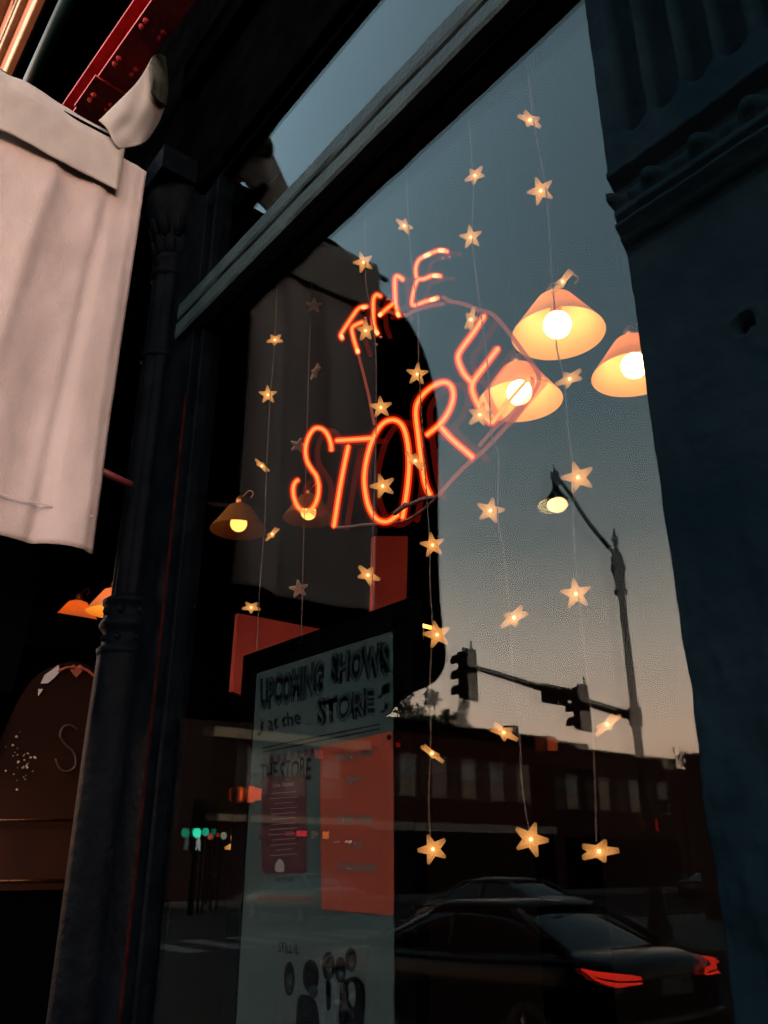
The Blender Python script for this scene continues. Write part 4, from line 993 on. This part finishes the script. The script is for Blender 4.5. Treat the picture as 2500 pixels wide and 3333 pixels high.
# ------------------------------------------------------------------ cars
def car(label, rear, heading, m, lit=False, group=None):
    """rear: middle of rear bumper on the ground; the car's length runs along heading (radians)"""
    r_ = thing('parked_car', label, 'car', rear, heading, group)
    # stations: x, half width, z bottom, z belt
    st = [(0.0, .74, .38, .80), (.06, .84, .30, .98), (.35, .89, .24, 1.05), (.9, .91, .22, 1.04), (1.6, .915, .2, .99), (2.4, .915, .2, .97), (3.2, .91, .2, .95), (3.6, .90, .22, .94), (4.2, .87, .24, .84), (4.55, .80, .28, .72), (4.68, .66, .36, .62)]
    bm = bmesh.new(); rings = []
    for x, w, zb_, zt in st:
        h = zt - zb_
        sec = [(-w * .80, zb_), (-w * .97, zb_ + h * .12), (-w, zb_ + h * .5), (-w * .985, zb_ + h * .82), (-w * .93, zt - .015), (-w * .6, zt + .012), (0, zt + .025), (w * .6, zt + .012), (w * .93, zt - .015), (w * .985, zb_ + h * .82), (w, zb_ + h * .5), (w * .97, zb_ + h * .12), (w * .80, zb_)]
        rings.append([bm.verts.new((x, y, z)) for y, z in sec])
    for a_, b_ in zip(rings, rings[1:]):
        for k in range(len(a_) - 1): bm.faces.new((a_[k], a_[k + 1], b_[k + 1], b_[k]))
        bm.faces.new((a_[-1], a_[0], b_[0], b_[-1]))
    bm.faces.new(rings[0]); bm.faces.new(rings[-1][::-1])
    body = link('body', bm, m, r_, True); sb_ = body.modifiers.new('s', 'SUBSURF'); sb_.levels = sb_.render_levels = 2
    # greenhouse: glass shell with roof panel
    gs = [(.55, .74, 1.03, .0), (1.25, .60, 1.385, 0), (1.75, .60, 1.43, 0), (2.35, .60, 1.425, 0), (2.75, .58, 1.38, 0), (3.55, .72, .96, 0)]
    bm = bmesh.new(); L_, T_ = [], []
    rg = []
    for x, w, z, _ in gs:
        bw = .80 if .6 < x < 3.5 else w
        rg.append([bm.verts.new(p) for p in ((x, -bw, .94 if x > .6 else 1.0), (x, -w - .03, z - .08 if .6 < x < 3.5 else z - .01), (x, -w * .7, z), (x, 0, z + .012), (x, w * .7, z), (x, w + .03, z - .08 if .6 < x < 3.5 else z - .01), (x, bw, .94 if x > .6 else 1.0))])
    for a_, b_ in zip(rg, rg[1:]):
        for k in range(6): bm.faces.new((a_[k], a_[k + 1], b_[k + 1], b_[k]))
    gh = link('windows', bm, pmat('car_glass', (.0006, .001, .0014), .05, spec=.28), r_, True); sb_ = gh.modifiers.new('s', 'SUBSURF'); sb_.levels = sb_.render_levels = 2
    bm = bmesh.new(); rg = []
    for x, w, z, _ in gs[1:5]:
        rg.append([bm.verts.new(p) for p in ((x, -w * 1.02, z - .035), (x, -w * .7, z + .006), (x, 0, z + .02), (x, w * .7, z + .006), (x, w * 1.02, z - .035))])
    for a_, b_ in zip(rg, rg[1:]):
        for k in range(4): bm.faces.new((a_[k], a_[k + 1], b_[k + 1], b_[k]))
    rf = link('roof', bm, m, r_, True); s_ = rf.modifiers.new('s', 'SOLIDIFY'); s_.thickness = .015
    for s in (-1, 1):
        bm = bmesh.new()
        ring_tube(bm, [(.55, s * .76, 1.03), (.9, s * .72, 1.2), (1.25, s * .64, 1.37)], [.045, .04, .03], 8); ring_tube(bm, [(2.1, s * .80, .97), (2.1, s * .66, 1.38)], .03, 8); ring_tube(bm, [(2.75, s * .61, 1.36), (3.1, s * .68, 1.17), (3.5, s * .76, .96)], .028, 8)
        link('pillar', bm, m, r_, True)
    for x in (.95, 3.75):
        for s in (-1, 1):
            bm = bmesh.new(); lathe(bm, [(0, -.10), (.29, -.10), (.32, -.07), (.32, .07), (.29, .10), (.22, .10), (.21, .08)], 28)
            bmesh.ops.rotate(bm, verts=bm.verts, cent=(0, 0, 0), matrix=Matrix.Rotation(R(-90 * s), 3, 'X')); bmesh.ops.translate(bm, verts=bm.verts, vec=(x, s * .83, .32))
            w_ = link('wheel', bm, pmat('tyre', (.01, .01, .01), .8), r_, True)
            bm = bmesh.new()
            for k in range(5):
                a_ = k * 2 * math.pi / 5; ring_tube(bm, [(x, s * .925, .32), (x + .2 * math.cos(a_), s * .92, .32 + .2 * math.sin(a_))], .025, 6)
            link('rim', bm, pmat('alloy', (.3, .3, .32), .3, metal=.9), w_)
    for s in (-1, 1):
        bm = bmesh.new()
        pts_ = [(-.015, s * .50, .835), (-.02, s * .52, .895), (.03, s * .80, .925), (.14, s * .91, .945), (.30, s * .918, .955), (.16, s * .91, .875), (.03, s * .80, .825)]
        vs = [bm.verts.new(p) for p in pts_]; bm.faces.new(vs)
        tl = link('taillight', bm, emat('tail_red_lit', (1, .030, .012), 18) if lit else pmat('tail_red', (.25, .01, .01), .3), r_)
        s_ = tl.modifiers.new('s', 'SOLIDIFY'); s_.thickness = .03; s_.offset = 0
        bm = bmesh.new(); ring_tube(bm, [(-.045, s * .50, .86), (-.005, s * .80, .868), (.13, s * .935, .90)], .007, 6); link('lamp_trim', bm, BLK, tl)
        bm = bmesh.new(); vs = [bm.verts.new(p) for p in ((4.62, s * .50, .62), (4.60, s * .55, .72), (4.25, s * .83, .76), (4.3, s * .86, .68))]; bm.faces.new(vs)
        hl = link('headlight', bm, pmat('headlamp', (.4, .4, .42), .1), r_); s_ = hl.modifiers.new('s', 'SOLIDIFY'); s_.thickness = .03; s_.offset = 0
        bm = bmesh.new(); bmesh.ops.create_uvsphere(bm, u_segments=10, v_segments=8, radius=.09, matrix=Matrix.Translation((3.15, s * .98, 1.0)) @ Matrix.Diagonal((.8, 1.1, .7, 1))); link('mirror', bm, m, r_, True)
    link('licence_plate', B((-.03, -.012, -.24, .24, .72, .86)), pmat('plate', (.04, .045, .05), .4), r_)
    link('bumper', B((-.04, .25, -.80, .80, .36, .56)), m, r_, bevel=.05)
    return r_
BLKCAR = pmat('black_car_paint', (.0006, .0008, .0011), .12, spec=.11)
car('black sedan with lit red tail lights reflected at the lower right', (-5.05, -6.2, 0), math.pi, BLKCAR, True)
GREYCAR = pmat('grey_car_paint', (.014, .020, .024), .3, metal=.2)
car('grey car reflected across the street above the black sedan roof', (-13.5, -15.0, 0), math.pi, GREYCAR, group='cars along the far kerb')
car('pale car reflected across the street just right of the poster', (-22, -14.9, 0), math.pi, GREYCAR, group='cars along the far kerb')
car('dark car far down the side street by the pier', (-22.5, -34, 0), R(-90), BLKCAR)
